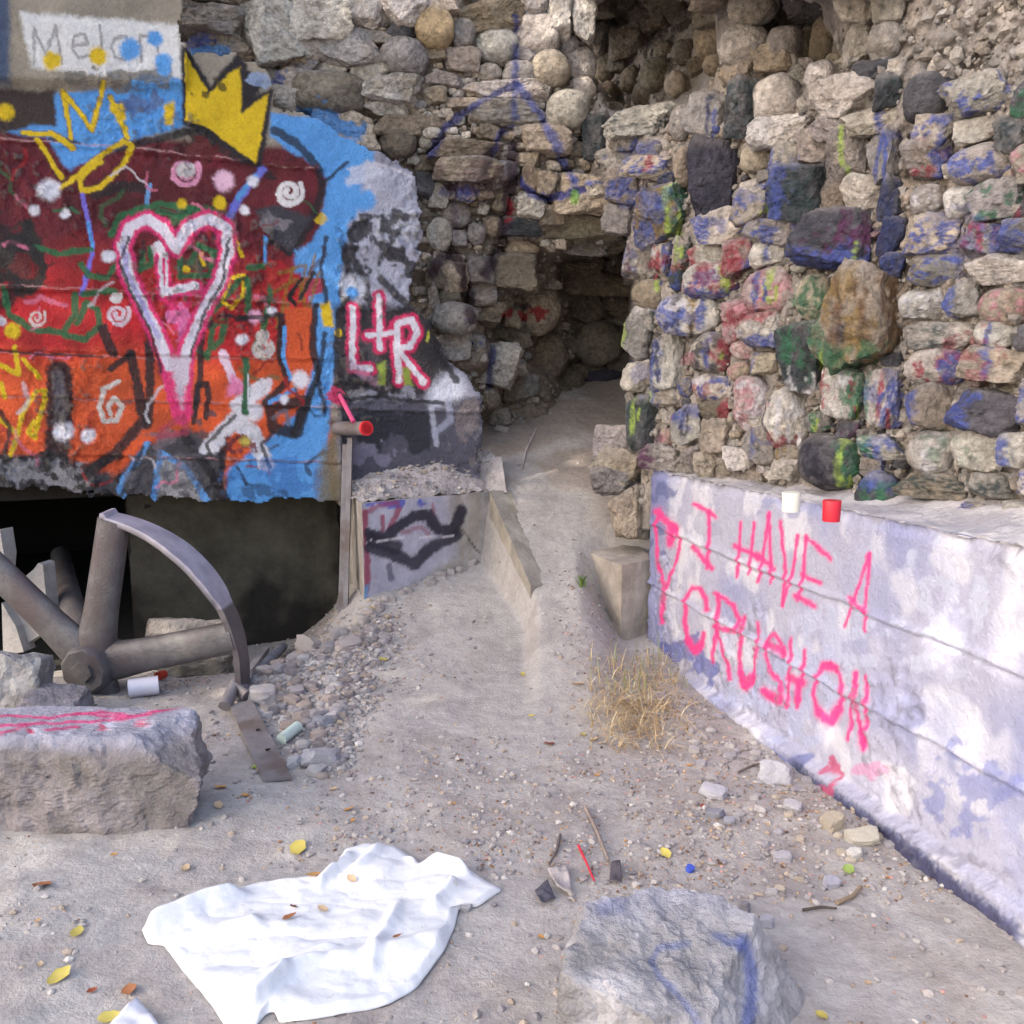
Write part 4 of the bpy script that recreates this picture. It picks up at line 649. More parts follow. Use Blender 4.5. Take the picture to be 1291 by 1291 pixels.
# broken slabs leaning between ramp and lettered wall
for k, (bx_, lab) in enumerate((((755, 535, 815, 580), 'angular broken slab topmost of those beside the ramp below green cobble'), ((752, 565, 818, 612), 'wide broken slab in the middle of those beside the ramp'), ((745, 585, 800, 625), 'thin tilted slab over a dark gap beside the ramp'), ((772, 620, 815, 680), 'upright broken stone touching the end of the lettered wall'), ((794, 608, 818, 640), 'small broken stone wedged above the upright one by the lettered wall'))):
    o_ = empty('tmp'); u0, v0, u1, v1 = bx_; add_stone(o_, (0, 0, 1), bx_, 'a', 't' if k % 2 else 'g', '', lambda u, v: np.array([5.55 + .0 * u[0] - (v[0] - 560) * .0022]), (-.6, -.8, 0), Paint(None), .5, 1.3)
    s = [c for c in col.objects if c.parent == o_][0]; s.parent = None; s.location = s.location + o_.location; s.name = 'broken_slab'; tag(s, lab, 'stone', 'broken slabs beside the ramp'); bpy.data.objects.remove(o_)
# soil lying on the block, up against the wall
sx = np.linspace(430, 640, 150); sv = np.linspace(0, 1, 60); U, T = np.meshgrid(sx, sv)
x0 = np.interp(U, [430, 457, 616, 640], [D_[0], A_[0], B_[0], B_[0] + .12]); y0 = np.interp(U, [430, 457, 616, 640], [D_[1], A_[1] + .02, B_[1] + .02, B_[1] - .05])
y1 = 6.0 + .35 * x0 + .12; Ys = y0 + (np.maximum(y1, y0 + .25) - y0) * T; Xs = x0 + (-.05) * T
zt = np.interp(U, [430, 457, 616, 640], [A_[2], A_[2], B_[2], B_[2]]) + .005 + sst(0, 1, T) * np.interp(U, [430, 520, 600, 640], [.10, .2, .25, .2]); q = np.stack([Xs, Ys, 0 * Xs], -1)
Zs = zt + .012 * fbm(q * 9, 3, 131) + .008 * fbm(q * 30, 3, 132)
C = S(176, 166, 164) * (1 + .2 * fbm(q.reshape(-1, 3) * 14, 4, 133)[:, None])
tag(link('soil_bank', mkmesh('soil_bank', np.stack([Xs, Ys, Zs], -1).reshape(-1, 3), gridfaces(150, 60), C), M['earth']), kind='structure')
# ------------------------------------------------------------------ PIPE, ROD, STEEL POST
pp = empty('wall_pipe', P3(420, 541, 5.6)); tag(pp, 'stub of rusty pipe with a bright red mouth sticking out of the graffiti wall', 'pipe')
def child(name, V, Fc, m, par, smooth=True, C=None, color=None):
    me = mkmesh(name, V, Fc, C, smooth)
    if smooth: me.set_sharp_from_angle(angle=R(35))
    o = link(name, me, m, par); o.matrix_parent_inverse = Matrix.Translation(par.location).inverted()
    if color is not None: o.color = (*color, 1)
    return o
a, b = P3(405, 540, 5.78), P3(462, 540, 5.42)
V, Fc = tube([a, b], .041, 24, False); V2, F2 = tube([b, a], .033, 24, False); Fc = Fc + [tuple(i + len(V) for i in f) for f in F2]; V = V + V2
child('pipe_body', V, Fc, M['rust'], pp)
dv = Vector(b - a).normalized(); bb = Vector(b)
V, Fc = tube([bb - dv * .012, bb + dv * .006], .0425, 24, False); V2, F2 = tube([bb + dv * .006, bb - dv * .05], .030, 24, False); n = len(V)
Fc = Fc + [tuple(i + n for i in f) for f in F2] + [(24 + k, 24 + (k + 1) % 24, n + (k + 1) % 24, n + k) for k in range(24)]
child('red_mouth', V + V2, Fc, M['plain'], pp, color=S(226, 52, 58))
rod = empty('pink_rod', P3(437, 520, 5.55)); tag(rod, 'short pink painted rod leaning down onto the pipe stub', 'rod')
V, Fc = tube([P3(425, 492, 5.70), P3(432, 505, 5.62), P3(446, 532, 5.47)], .014, 10); child('rod_bar', V, Fc, M['plain'], rod, color=S(216, 84, 128))
post = empty('steel_post', P3(436, 700, 5.42)); tag(post, 'thin upright steel angle post at the corner between pit and doorway block', 'post')
for nm, (ua, ub, va, vb, ya, w) in (('post_web', (441, 431, 552, 800, 5.46, .014)), ('post_flange', (436, 426, 560, 800, 5.50, .02))):
    p, q_ = P3(ua, va, ya + .12), P3(ub, vb, ya - .12); hx = [(q_[0] - w, q_[1], q_[2] - .3), (q_[0] + w, q_[1], q_[2] - .3), (q_[0] + w, q_[1] + .03, q_[2] - .3), (q_[0] - w, q_[1] + .03, q_[2] - .3), (p[0] - w, p[1], p[2]), (p[0] + w, p[1], p[2]), (p[0] + w, p[1] + .03, p[2]), (p[0] - w, p[1] + .03, p[2])]
    V, Fc = box_mesh('x', hx, n=8, amp=.001); child(nm, V, Fc, M['rust'], post)
# ------------------------------------------------------------------ BROKEN FLYWHEEL
hub = P3(118, 838, 4.42); wh = empty('broken_flywheel', (hub[0], hub[1], hub[2])); tag(wh, 'broken cast iron wheel with thick spokes and a torn curved rim', 'wheel')
ax = Vector((.10, .99, .035)).normalized(); e1 = Vector((1, 0, 0)); e1 = (e1 - ax * e1.dot(ax)).normalized(); e2 = ax.cross(e1); e2 = -e2 if e2.z < 0 else e2
hb = Vector(hub); RR = .735
V, Fc = tube([hb - ax * .10, hb - ax * .085, hb + ax * .10], [.105, .118, .135], 9); child('hub', V, Fc, M['iron'], wh)
V, Fc = tube([hb - ax * .112, hb - ax * .098], [.05, .055], 6); child('hub_nut', V, Fc, M['iron'], wh)
V, Fc = tube([hb + ax * .05 + Vector((-.03, 0, .05)), Vector(P3(92, 770, 5.0)), Vector(P3(76, 700, 6.2))], [.07, .065, .06], 20); child('axle', V, Fc, M['iron'], wh)
for ang, ln in ((77, RR), (13, RR), (134, .85), (-80, .33)):
    d = e1 * math.cos(R(ang)) + e2 * math.sin(R(ang)); pr = d.cross(ax)
    V, Fc = [], []; SEG = 20
    for i, t in enumerate(np.linspace(.06, ln, 12)):
        a_ = .098 - .012 * sst(.1, .3, t) - .012 * t; b_ = .055 - .012 * t
        for k in range(SEG):
            an = 2 * math.pi * k / SEG; V.append(tuple(hb + d * t + pr * (a_ * math.copysign(abs(math.cos(an)) ** .8, math.cos(an))) + ax * (b_ * math.sin(an))))
    for i in range(11):
        for k in range(SEG): Fc.append((i * SEG + k, i * SEG + (k + 1) % SEG, (i + 1) * SEG + (k + 1) % SEG, (i + 1) * SEG + k))
    Fc.append(tuple(range(11 * SEG, 12 * SEG))); child('spoke', V, Fc, M['iron'], wh)
V, Fc, Cc = [], [], []; NA = 80
for i, an in enumerate(np.linspace(82.5, -18, NA)):
    d = e1 * math.cos(R(an)) + e2 * math.sin(R(an)); jag = .02 * math.sin(i * .9) * (i < 3)
    hw = (.055 + .035 * math.sin(math.pi * min(i / 50, 1))) + .01 * float(vnoise(np.array([[i * .2, 0, 0]]), 3)[0]) - (.03 if i == 0 else 0)
    for (rr, s) in ((RR + .012, -1), (RR + .016, 1), (RR - .012, 1), (RR - .016, -1)): V.append(tuple(hb + d * (rr + jag) + ax * (hw * s + .02)))
    for s in range(4): Cc.append(S(172, 166, 180) if (s < 2 and an > 25) else S(104, 96, 98))  # outer faces of the upper arc get a lighter grey
for i in range(NA - 1):
    for s in range(4): Fc.append((i * 4 + s, i * 4 + (s + 1) % 4, i * 4 + 4 + (s + 1) % 4, i * 4 + 4 + s))
Fc += [(3, 2, 1, 0), tuple((NA - 1) * 4 + s for s in range(4))]
child('rim', V, Fc, M['iron_rim'], wh, smooth=False, C=np.array(Cc))
# ------------------------------------------------------------------ BOULDERS AND LARGE ROCKS
def rock(name, cen, half, seed, tone, label, cat='rock', n=5, amp=.05, paint=None, rot=0., kind='a', planes=None, light=None, nf=44):
    V, Fc = stone_shape(kind, n, seed)
    if planes:
        D, _ = ICO[n]; r = np.full(len(D), 9.)
        for nn, d in planes:
            nn = np.array(nn, float); nn /= np.linalg.norm(nn); k = D @ nn; r = np.where(k > .04, np.minimum(r, d / np.maximum(k, .04)), r)
        rg_ = np.random.default_rng(seed)
        for _ in range(nf):
            nn = rg_.normal(0, 1, 3); nn[1] -= .7; nn /= np.linalg.norm(nn)
            if nn[2] > .75: continue
            d = np.abs(nn).sum() * rg_.uniform(.62, .85); d = max(d, .8); k = D @ nn; r = np.where(k > .04, np.minimum(r, d / np.maximum(k, .04)), r)
        V = D * r[:, None]
    V = V * np.array(half); nrm = V / np.linalg.norm(V, axis=1)[:, None]
    rid = -np.abs(fbm(V * 3.2 + seed, 3, seed % 33, .4)) * 1.5; V = V + nrm * (1 - .75 * sst(.5, .8, nrm[:, 2] * half[0] / max(half[2], .01) * .35))[:, None] * (amp * .5 * (rid + .4) + amp * .22 * fbm(V * 18 + seed, 4, seed % 29) + .12 * amp * fbm(V * 50, 2, 3))[:, None]
    c, s = math.cos(rot), math.sin(rot); V = np.stack([V[:, 0] * c - V[:, 1] * s, V[:, 0] * s + V[:, 1] * c, V[:, 2]], 1)
    C = S(*tone) * (1 + .22 * fbm(V * 8 + seed, 4, 7)[:, None]); t = sst(0, .5, fbm(V * 4 + seed, 3, 17))[:, None]; C = C * (1 - .5 * t) + S(118, 110, 100) * .5 * t
    W = V + np.array(cen)
    top = sst(.55, .85, nrm[:, 2])[:, None]
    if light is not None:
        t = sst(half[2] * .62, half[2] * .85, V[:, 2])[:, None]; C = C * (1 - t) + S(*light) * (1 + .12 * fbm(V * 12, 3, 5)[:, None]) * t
    if paint is not None: u, v = project(W); C, _ = paint(u, v, start=C)
    me = mkmesh(name, V, Fc, C, smooth=False)
    o = link(name, me, M['rock']); o.location = cen; return tag(o, label, cat)
BPk = Paint(None, 1.)
for a in ([(-60, 908), (10, 903), (60, 906), (110, 899), (150, 903), (200, 898)], [(-60, 918), (20, 914), (70, 912), (120, 908), (165, 904)], [(-40, 930), (10, 922), (40, 913)], [(55, 921), (100, 916)], [(95, 901), (130, 897), (160, 900)], [(175, 901), (215, 895)]): BPk.stroke(a, 3.6, (224, 66, 128), .5, .85)
for a in ((130, 915, 4), (178, 911, 4.5), (38, 923, 4)): BPk.dot(a[0] + 7, a[1], a[2] * 1.5, (226, 220, 232)); BPk.dot(*a, (224, 50, 100))
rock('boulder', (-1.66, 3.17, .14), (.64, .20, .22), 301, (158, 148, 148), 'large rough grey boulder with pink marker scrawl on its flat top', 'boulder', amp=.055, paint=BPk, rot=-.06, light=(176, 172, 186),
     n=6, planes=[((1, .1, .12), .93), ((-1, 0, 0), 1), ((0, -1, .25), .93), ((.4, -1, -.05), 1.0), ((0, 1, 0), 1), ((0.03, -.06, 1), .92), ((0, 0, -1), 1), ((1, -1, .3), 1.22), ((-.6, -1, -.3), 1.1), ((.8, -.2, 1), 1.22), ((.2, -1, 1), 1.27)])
BR = Paint(None, 1.5)
for a, w, al in (([(935, 1185), (945, 1210), (950, 1245), (940, 1300)], 16, .7), ([(868, 1192), (835, 1196), (822, 1212), (832, 1235), (862, 1262), (890, 1300)], 9, .4), ([(760, 1145), (778, 1140)], 20, .3), ([(905, 1180), (935, 1195)], 12, .5)): BR.stroke(a, w, (82, 104, 176), .9, al)
fx, fy = gp(842, 1225, .17)
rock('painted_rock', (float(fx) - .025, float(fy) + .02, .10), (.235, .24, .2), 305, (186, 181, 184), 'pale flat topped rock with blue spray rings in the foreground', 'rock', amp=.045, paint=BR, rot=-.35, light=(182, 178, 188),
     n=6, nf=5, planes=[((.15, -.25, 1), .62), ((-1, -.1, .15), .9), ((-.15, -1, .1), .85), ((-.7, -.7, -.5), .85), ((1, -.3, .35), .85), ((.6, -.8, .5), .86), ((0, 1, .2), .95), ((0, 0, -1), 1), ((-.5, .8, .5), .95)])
for a in (('rock_chunk', 20, 858, 4.05, (.14, .12, .14), 311, (176, 172, 172), 'upright pale rock chunk behind the pink scrawled boulder'), ('rock_chunk', 72, 892, 3.95, (.15, .1, .07), 312, (150, 144, 152), 'low grey rock between the scrawled boulder and the wheel hub'), ('rock_chunk', 235, 812, 5.1, (.24, .14, .16), 313, (170, 160, 152), 'rounded tan rock lying behind the horizontal wheel spoke'), ('rock_chunk', 250, 838, 4.9, (.2, .12, .1), 314, (150, 142, 130), 'low stone under the horizontal wheel spoke')):
    p = P3(a[1], a[2], a[3]); rock(a[0], tuple(p), a[4], a[5], a[6], a[7], 'rock', n=4, amp=.02)
# upright slab pieces behind the wheel
for k, (pts, y, lab) in enumerate((([(22, 735), (42, 718), (48, 710), (54, 712), (60, 770), (52, 800), (20, 820), (8, 760)], 5.0, 'pointed upright pale concrete shard behind the left wheel spoke'), ([(-20, 672), (0, 668), (5, 700), (3, 730), (-20, 735)], 4.9, 'narrow upright concrete shard at the left edge above the spoke'), ([(2, 760), (20, 790), (30, 822), (4, 826)], 4.95, 'low pale concrete shard at the left edge below the spoke'))):
    fr = [P3(u, v, y) for u, v in pts]; n = len(fr); V = [tuple(p) for p in fr] + [tuple(p + np.array([.02, .09, 0])) for p in fr]
    if k != 1: V = V + []
    Fc = [tuple(range(n))[::-1], tuple(range(n, 2 * n))] + [(i, (i + 1) % n, n + (i + 1) % n, n + i) for i in range(n)]
    o = link('concrete_shard', mkmesh('concrete_shard', V, Fc, np.tile(S(170, 164, 160), (2 * n, 1)), smooth=False), M['cut']); tag(o, lab, 'concrete shard', 'concrete shards in the pit')
# ------------------------------------------------------------------ PLANK OF STEEL, PIPES, LITTER IN THE PIT
def gpt(u, v, dz=0.): x, y, z = onground(u, v); return Vector((x, y, z + dz))
def bar(name, pts4, th, m, label, cat, parent=None, n=12):
    hx = [tuple(p) for p in pts4] + [tuple(p + Vector((0, 0, th))) for p in pts4]; V, Fc = box_mesh('b', hx, n=n, amp=.0012, seed=3); return V, Fc
pl = empty('steel_strap', gpt(335, 940)); tag(pl, 'flat grey steel strap with bolt holes lying beside the gravel', 'metal strap')
Q = [gpt(332, 990, .004), gpt(368, 985, .004), gpt(318, 896, .035), gpt(290, 900, .035)]
V, Fc = bar('strap', Q, .012, None, '', ''); child('strap_plate', V, Fc, M['rust'], pl, smooth=False)
for (u, v) in ((326, 934), (338, 957)):
    c = gpt(u, v); c.z = np.interp(v, [896, 988], [.035 + Q[2].z - .035, Q[0].z]) + .0125 + .003; V, Fc = tube([c, c + Vector((0, 0, .002))], .010, 14); child('hole_disc', V, Fc, M['plain'], pl, color=(.01, .01, .01))  # black discs: the dark inside the bolt holes given as colour
V, Fc = tube([gpt(284, 903, .05), gpt(296, 890, .09), gpt(312, 893, .055)], [.03, .035, .03], 14); child('strap_end', V, Fc, M['rust'], pl)
def litter_tube(name, p, q_, r, c, label, cat, m='plain', seg=14, hollow=False):
    e = empty(name, p); tag(e, label, cat); V, Fc = tube([p, q_], r, seg, not hollow); child('tube', V, Fc, M[m], e, color=c)
    if hollow:
        V, Fc = tube([p, q_], r * .9, seg, False); child('tube_inside', V, [f[::-1] for f in Fc], M[m], e, color=c * .7)
    return e
litter_tube('grey_pipe', gpt(297, 889, .05), gpt(357, 826, .06), .030, S(142, 140, 150), 'short grey pipe lying aslant on the gravel beside the wheel rim', 'pipe', 'loose')
litter_tube('cement_lath', gpt(312, 868, .06), gpt(336, 830, .06), .026, S(176, 168, 166), 'pale broken lath beside the short grey pipe', 'lath', 'loose', 4)
litter_tube('paper_cup', gpt(163, 880, .045), gpt(201, 876, .05), .045, S(214, 210, 222), 'crushed white paper cup lying under the horizontal spoke', 'cup', hollow=True)
litter_tube('red_can', gpt(206, 812, .03), gpt(203, 800, .13), .035, S(170, 40, 44), 'red can standing in the rubble behind the spoke', 'can')
litter_tube('red_wrapper', gpt(199, 858, .03), gpt(207, 855, .03), .022, S(190, 60, 46), 'small red wrapper below the horizontal spoke', 'wrapper')
litter_tube('plastic_bottle', gpt(355, 940, .028), gpt(376, 926, .028), .024, S(190, 204, 196), 'clear green tinted plastic bottle lying in the gravel by the strap', 'bottle')
# ------------------------------------------------------------------ CANDLE CUPS ON THE LEDGE
def ledge(u, v):
    p = onplane(np.array([u]), np.array([v]), (0, 0, 1.07), (0, 0, 1))[0]; s = (p[:2] - RA) @ rdir; return np.array([p[0], p[1], 1.0 + .032 * s + .0])
def cup(u, v, w, h, c, inner, label):
    p = ledge(u, v); k = np.linalg.norm(p - np.array([0, 0, CAMZ])) / F; r = w / 2 * k; hh = h * k; dp = -rn * .0
    d = p[:2] / np.linalg.norm(p[:2]); inn_ = (p[:2] - RA) @ (-rn); p[2] = 1.0 + .032 * ((p[:2] - RA) @ rdir) + .12 * float(sst(.12, .6, inn_)) - .006
    e = empty('candle_cup', p); tag(e, label, 'candle cup'); b = Vector(p)
    V, Fc = tube([b, b + Vector((0, 0, .01)), b + Vector((0, 0, hh * .96)), b + Vector((0, 0, hh)), b + Vector((0, 0, hh - .002)), b + Vector((0, 0, hh * .8))], [r * .92, r * .95, r, r * .97, r * .9, r * .86], 28); child('cup_body', V, Fc, M['wax'], e, color=c)
    V, Fc = tube([b + Vector((0, 0, hh * .78)), b + Vector((0, 0, hh * .84))], r * .86, 24); child('wax', V, Fc, M['wax'], e, color=inner)
cup(997, 637, 22, 23, S(240, 232, 214), S(240, 236, 226), 'white candle cup on the ledge of the lettered wall')
cup(1048, 652, 22, 25, S(206, 40, 58), S(214, 80, 92), 'red candle cup on the ledge of the lettered wall')
# ------------------------------------------------------------------ WHITE CLOTH
OC = [(178, 1163), (200, 1150), (240, 1126), (330, 1106), (428, 1091), (436, 1070), (462, 1062), (500, 1063), (518, 1072), (530, 1086), (585, 1088), (602, 1102), (633, 1119), (604, 1140), (578, 1142), (573, 1165), (560, 1195), (525, 1240), (490, 1262), (440, 1276), (385, 1288), (352, 1289), (346, 1276), (336, 1278), (322, 1292), (285, 1293), (268, 1262), (232, 1216), (206, 1182), (186, 1180)]
cc = np.array(gp(400, 1180, .02)); bd = np.array([gp(u, v, .015) for u, v in OC]).reshape(-1, 2)
th = np.unwrap(np.arctan2(bd[:, 1] - cc[1], bd[:, 0] - cc[0])); sgn = np.sign(th[-1] - th[0])
per = np.concatenate([[0], np.cumsum(np.linalg.norm(np.diff(np.vstack([bd, bd[:1]]), axis=0), axis=1))]); NT, NR = 520, 110
tt = np.linspace(0, per[-1], NT, endpoint=False); bdc = np.vstack([bd, bd[:1]]); bx = np.interp(tt, per, bdc[:, 0]); by = np.interp(tt, per, bdc[:, 1])
for _ in range(3): bx = (np.roll(bx, 1) + 2 * bx + np.roll(bx, -1)) / 4; by = (np.roll(by, 1) + 2 * by + np.roll(by, -1)) / 4
rr = np.linspace(0, 1, NR) ** .8; Xc = cc[0] + np.outer(rr, bx - cc[0]); Yc = cc[1] + np.outer(rr, by - cc[1]); q = np.stack([Xc, Yc, 0 * Xc], -1)
def fold(u0, v0, u1, v1, w, h):
    a = np.array(gp(u0, v0, 0)).ravel(); b = np.array(gp(u1, v1, 0)).ravel(); d = b - a; Ln = np.linalg.norm(d); d /= Ln
    px, py = Xc - a[0] + .02 * vnoise(q * 6, 8), Yc - a[1] + .02 * vnoise(q * 6, 9); s = (px * d[0] + py * d[1]) / Ln; e = -px * d[1] + py * d[0]
    return 1.5 * h * np.exp(-(e / w) ** 2) * sst(-.15, .15, s) * sst(1.15, .85, s)
wr = fbm(q * np.array([5, 9, 1]), 3, 141); Zc = .012 + .008 * np.abs(wr) + .0015 * fbm(q * 20, 2, 142)
for f in ((185, 1172, 300, 1130, .03, .03), (290, 1270, 400, 1235, .022, .026), (400, 1235, 560, 1190, .03, .012), (440, 1085, 400, 1125, .02, .02), (520, 1085, 590, 1110, .022, .03), (575, 1125, 540, 1160, .02, .02), (330, 1240, 420, 1215, .012, .014), (470, 1240, 500, 1150, .02, .012), (240, 1190, 330, 1165, .03, .012), (440, 1110, 480, 1075, .02, .016), (320, 1285, 370, 1250, .015, .03)): Zc = Zc + fold(*f)
Zg = ground_z(Xc, Yc); Zc = Zg + .005 + Zc * sst(1.0, .93, rr)[:, None] ** .6 + .006
Vc = np.stack([Xc, Yc, Zc], -1).reshape(-1, 3); i = np.arange(NT * NR).reshape(NR, NT); Fq = np.stack([i[:-1], np.roll(i[:-1], -1, 1), np.roll(i[1:], -1, 1), i[1:]], -1).reshape(-1, 4)
Vc, Fq = skirt(Vc, Fq, np.array([0, 0, -.006]))[:2]
tag(link('white_cloth', mkmesh('white_cloth', Vc, Fq), M['cloth']), 'crumpled white cloth spread on the dirt in the foreground', 'cloth')
# ------------------------------------------------------------------ LEAVES AND SMALL LITTER
def leaf_mesh(seed):
    rg = random.Random(seed); V, Fc = [], []; n = 7
    for i in range(n):
        t = i / (n - 1); w = .42 * math.sin(math.pi * (t * .92 + .04)) ** .8 * (1 + .15 * rg.uniform(-1, 1)); cz = .35 * (t - .5) ** 2 * rg.uniform(.6, 1.4)
        V += [(-w, t - .5, cz + .22 * w), (0, t - .5, cz - .02), (w, t - .5, cz + .2 * w + .05 * rg.uniform(-1, 1))]
    for i in range(n - 1):
        for s in (0, 1): Fc.append((i * 3 + s, i * 3 + s + 1, i * 3 + 4 + s, i * 3 + 3 + s))
    return mkmesh('leaf', V, Fc)
LM = [leaf_mesh(i) for i in range(5)]
for m_ in LM: m_.materials.append(M['leaf'])
LT = dict(y=S(206, 186, 96), o=S(206, 150, 84), b=S(150, 96, 62), t=S(206, 176, 140), g=S(150, 170, 90), r=S(160, 84, 60))
def leaf(u, v, px, c, label, group=None, dz=.006, on=None):
    p = gpt(u, v, dz) if on is None else Vector(on); k = (p - Vector((0, 0, CAMZ))).length / F
    o = bpy.data.objects.new('fallen_leaf', random.choice(LM)); col.objects.link(o); s = px * k * .85
    o.scale = (s, s * 1.25, s); o.location = p; o.rotation_euler = (random.uniform(-.25, .25), random.uniform(-.25, .25), random.uniform(0, 6.28)); o.color = (*(LT[c] * random.uniform(.85, 1.1)), 1); tag(o, label, 'leaf', group)
for u, v, px, c, lab in ((376, 1071, 28, 'y', 'large yellow leaf just above the white cloth'), (53, 1120, 20, 'b', 'curled brown leaf below the big boulder at the left edge'), (97, 1179, 18, 'y', 'yellow leaf left of the white cloth corner'), (75, 1236, 26, 'y', 'pale yellow leaf near the lower left edge'), (163, 1248, 22, 'b', 'curled brown leaf left of the lower cloth edge'), (138, 1282, 22, 'y', 'yellow leaf touching the plastic scrap at the bottom edge'),
        (278, 998, 15, 'o', 'orange leaf to the right of the boulder'), (276, 1023, 14, 't', 'pale tan leaf below the orange one beside the boulder'), (234, 1096, 14, 't', 'tan leaf between boulder and white cloth'), (310, 1010, 11, 'o', 'small orange leaf below the steel strap'), (322, 968, 13, 'g', 'greenish leaf on the steel strap'), (267, 1234, 16, 'o', 'orange leaf against the left hem of the cloth'), (692, 937, 15, 'r', 'reddish leaf on the bare middle of the path'), (670, 904, 9, 'y', 'tiny yellow leaf on the path above the reddish leaf'),
        (659, 849, 10, 'y', 'small yellow leaf in the middle of the upper path'), (728, 864, 15, 't', 'pale leaf left of the dry grass tuft'), (839, 1079, 18, 'y', 'yellow leaf above the blue rock ring, near the bottle cap'), (1070, 1098, 18, 'g', 'green leaf among stones at the foot of the lettered wall'), (482, 834, 13, 'y', 'yellow leaf on the gravel edge below the moustache block'), (440, 1022, 12, 'o', 'orange leaf on the gravelly ground above the cloth'), (472, 770, 10, 'y', 'tiny yellow leaf at the foot of the moustache block'), (1036, 1282, 16, 'y', 'yellow leaf at the bottom right'), (735, 925, 12, 'y', 'yellow leaf under the dry grass tuft'), (748, 932, 14, 't', 'dry pale leaf beside the grass tuft')):
    leaf(u, v, px, c, lab)
def oncloth(u, v):
    x, y = gp(u, v, .03); d = (Xc - x) ** 2 + (Yc - y) ** 2; return (float(x), float(y), float(Zc.ravel()[d.argmin()]) + .006)
for u, v, px, c, lab in ((443, 1103, 13, 't', 'tan leaf near the top fold of the white cloth'), (395, 1098, 16, 'o', 'orange leaf on the upper hem of the white cloth'), (407, 1143, 13, 't', 'faint tan leaf in the middle of the cloth'), (365, 1158, 15, 'b', 'brown leaf left of the middle of the cloth'), (501, 1189, 10, 'b', 'small curled brown leaf on the right half of the cloth'), (370, 1140, 9, 'b', 'little brown leaf scrap upper left on the cloth')): leaf(u, v, px, c, lab, None, 0, oncloth(u, v))
rg = random.Random(12)
for k in range(46):
    u, v = rg.uniform(20, 1120), rg.uniform(930, 1280)
    if 170 < u < 640 and v > 1055 or u < 270 and v < 1075 or u > 880 and v < 900 + (u - 880) * .65 or 700 < u < 1000 and v > 1105: continue
    leaf(u, v, rg.uniform(7, 11), (lc := rg.choice('toobtr')), 'small ' + dict(t='tan', o='orange', b='brown', r='reddish')[lc] + ' dry leaf ' + ('left of the white cloth' if u < 200 else 'right of the painted rock' if u > 960 else 'between the cloth and the painted rock' if v > 1080 else 'on the gritty dirt above the cloth' if u < 640 else 'on the gritty dirt before the lettered wall'), 'small dry leaves scattered on the dirt')
cap = gpt(869, 1098, .0); e = empty('bottle_cap', cap); tag(e, 'blue plastic bottle cap on the dirt above the painted rock', 'bottle cap'); V, Fc = tube([cap, cap + Vector((.004, -.004, .016))], .0135, 20); child('cap_shell', V, Fc, M['plain'], e, color=S(70, 92, 190))
def stick(name, pts, r, c, label, cat='stick', dz=.012):
    P_ = [gpt(u, v, dz) for u, v in pts]; e = empty(name, P_[0]); tag(e, label, cat); V, Fc = tube(P_, [r * (1 - .4 * i / len(P_)) for i in range(len(P_))], 8); child('stem', V, Fc, M['loose'] if cat != 'straw' else M['plain'], e, color=c)
stick('stick', [(738, 1022), (752, 1052), (767, 1088)], .007, S(150, 132, 124), 'straight thin stick above the painted rock')
stick('stick', [(706, 1060), (702, 1080), (692, 1096)], .006, S(110, 98, 96), 'short dark twig left of the red straw')
stick('stick', [(676, 545), (664, 570), (658, 594)], .009, S(184, 172, 166), 'pale bent stick on the dirt ramp')
stick('stick', [(1012, 1150), (1035, 1145), (1055, 1148)], .005, S(90, 80, 72), 'dark twig at the right foot of the lettered wall')
stick('stick', [(1055, 1140), (1075, 1130), (1086, 1118)], .007, S(150, 130, 108), 'bent pale twig beside the green leaf')
stick('red_straw', [(729, 1072), (738, 1090), (749, 1112)], .0045, S(206, 52, 70), 'broken red drinking straw behind the painted rock', 'straw')
stick('stick', [(930, 978), (948, 970), (962, 966)], .005, S(130, 116, 108), 'fine twig pointing at the foot of the lettered wall')
for nm, P4, c, lab in (('bark_piece', [(770, 1092), (782, 1092), (784, 1116), (768, 1118)], S(96, 88, 94), 'dark bark piece standing against the back of the painted rock'), ('bark_piece', [(690, 1102), (714, 1098), (724, 1130), (702, 1124)], S(168, 158, 156), 'pale folded bark piece left of the painted rock'), ('dark_leaf', [(674, 1128), (690, 1118), (700, 1134), (682, 1146)], S(92, 88, 98), 'round dark grey leaf left of the painted rock'), ('plastic_scrap', [(130, 1300), (172, 1264), (186, 1270), (200, 1300)], S(214, 212, 220), 'pale plastic scrap cut by the bottom edge')):
    Q = [gpt(u, v, .01 + .012 * (i % 2)) for i, (u, v) in enumerate(P4)][::-1]
    n = 10; k = np.linspace(0, 1, n); s, t = np.meshgrid(k, k); s = s[..., None]; t = t[..., None]; Qn = [np.array(p) for p in Q]; V = (Qn[0] * (1 - s) * (1 - t) + Qn[1] * s * (1 - t) + Qn[2] * s * t + Qn[3] * (1 - s) * t).reshape(-1, 3); V[:, 2] += .008 * fbm(V * 30, 2, 5) + .004
    V, Fc = skirt(V, gridfaces(n, n), np.array([0, 0, -.004]))[:2]; o = link(nm, mkmesh(nm, V, Fc), M['plain' if 'plastic' in nm else 'loose']); o.color = (*c, 1); tag(o, lab, nm.split('_')[0] if 'scrap' not in nm else 'plastic')
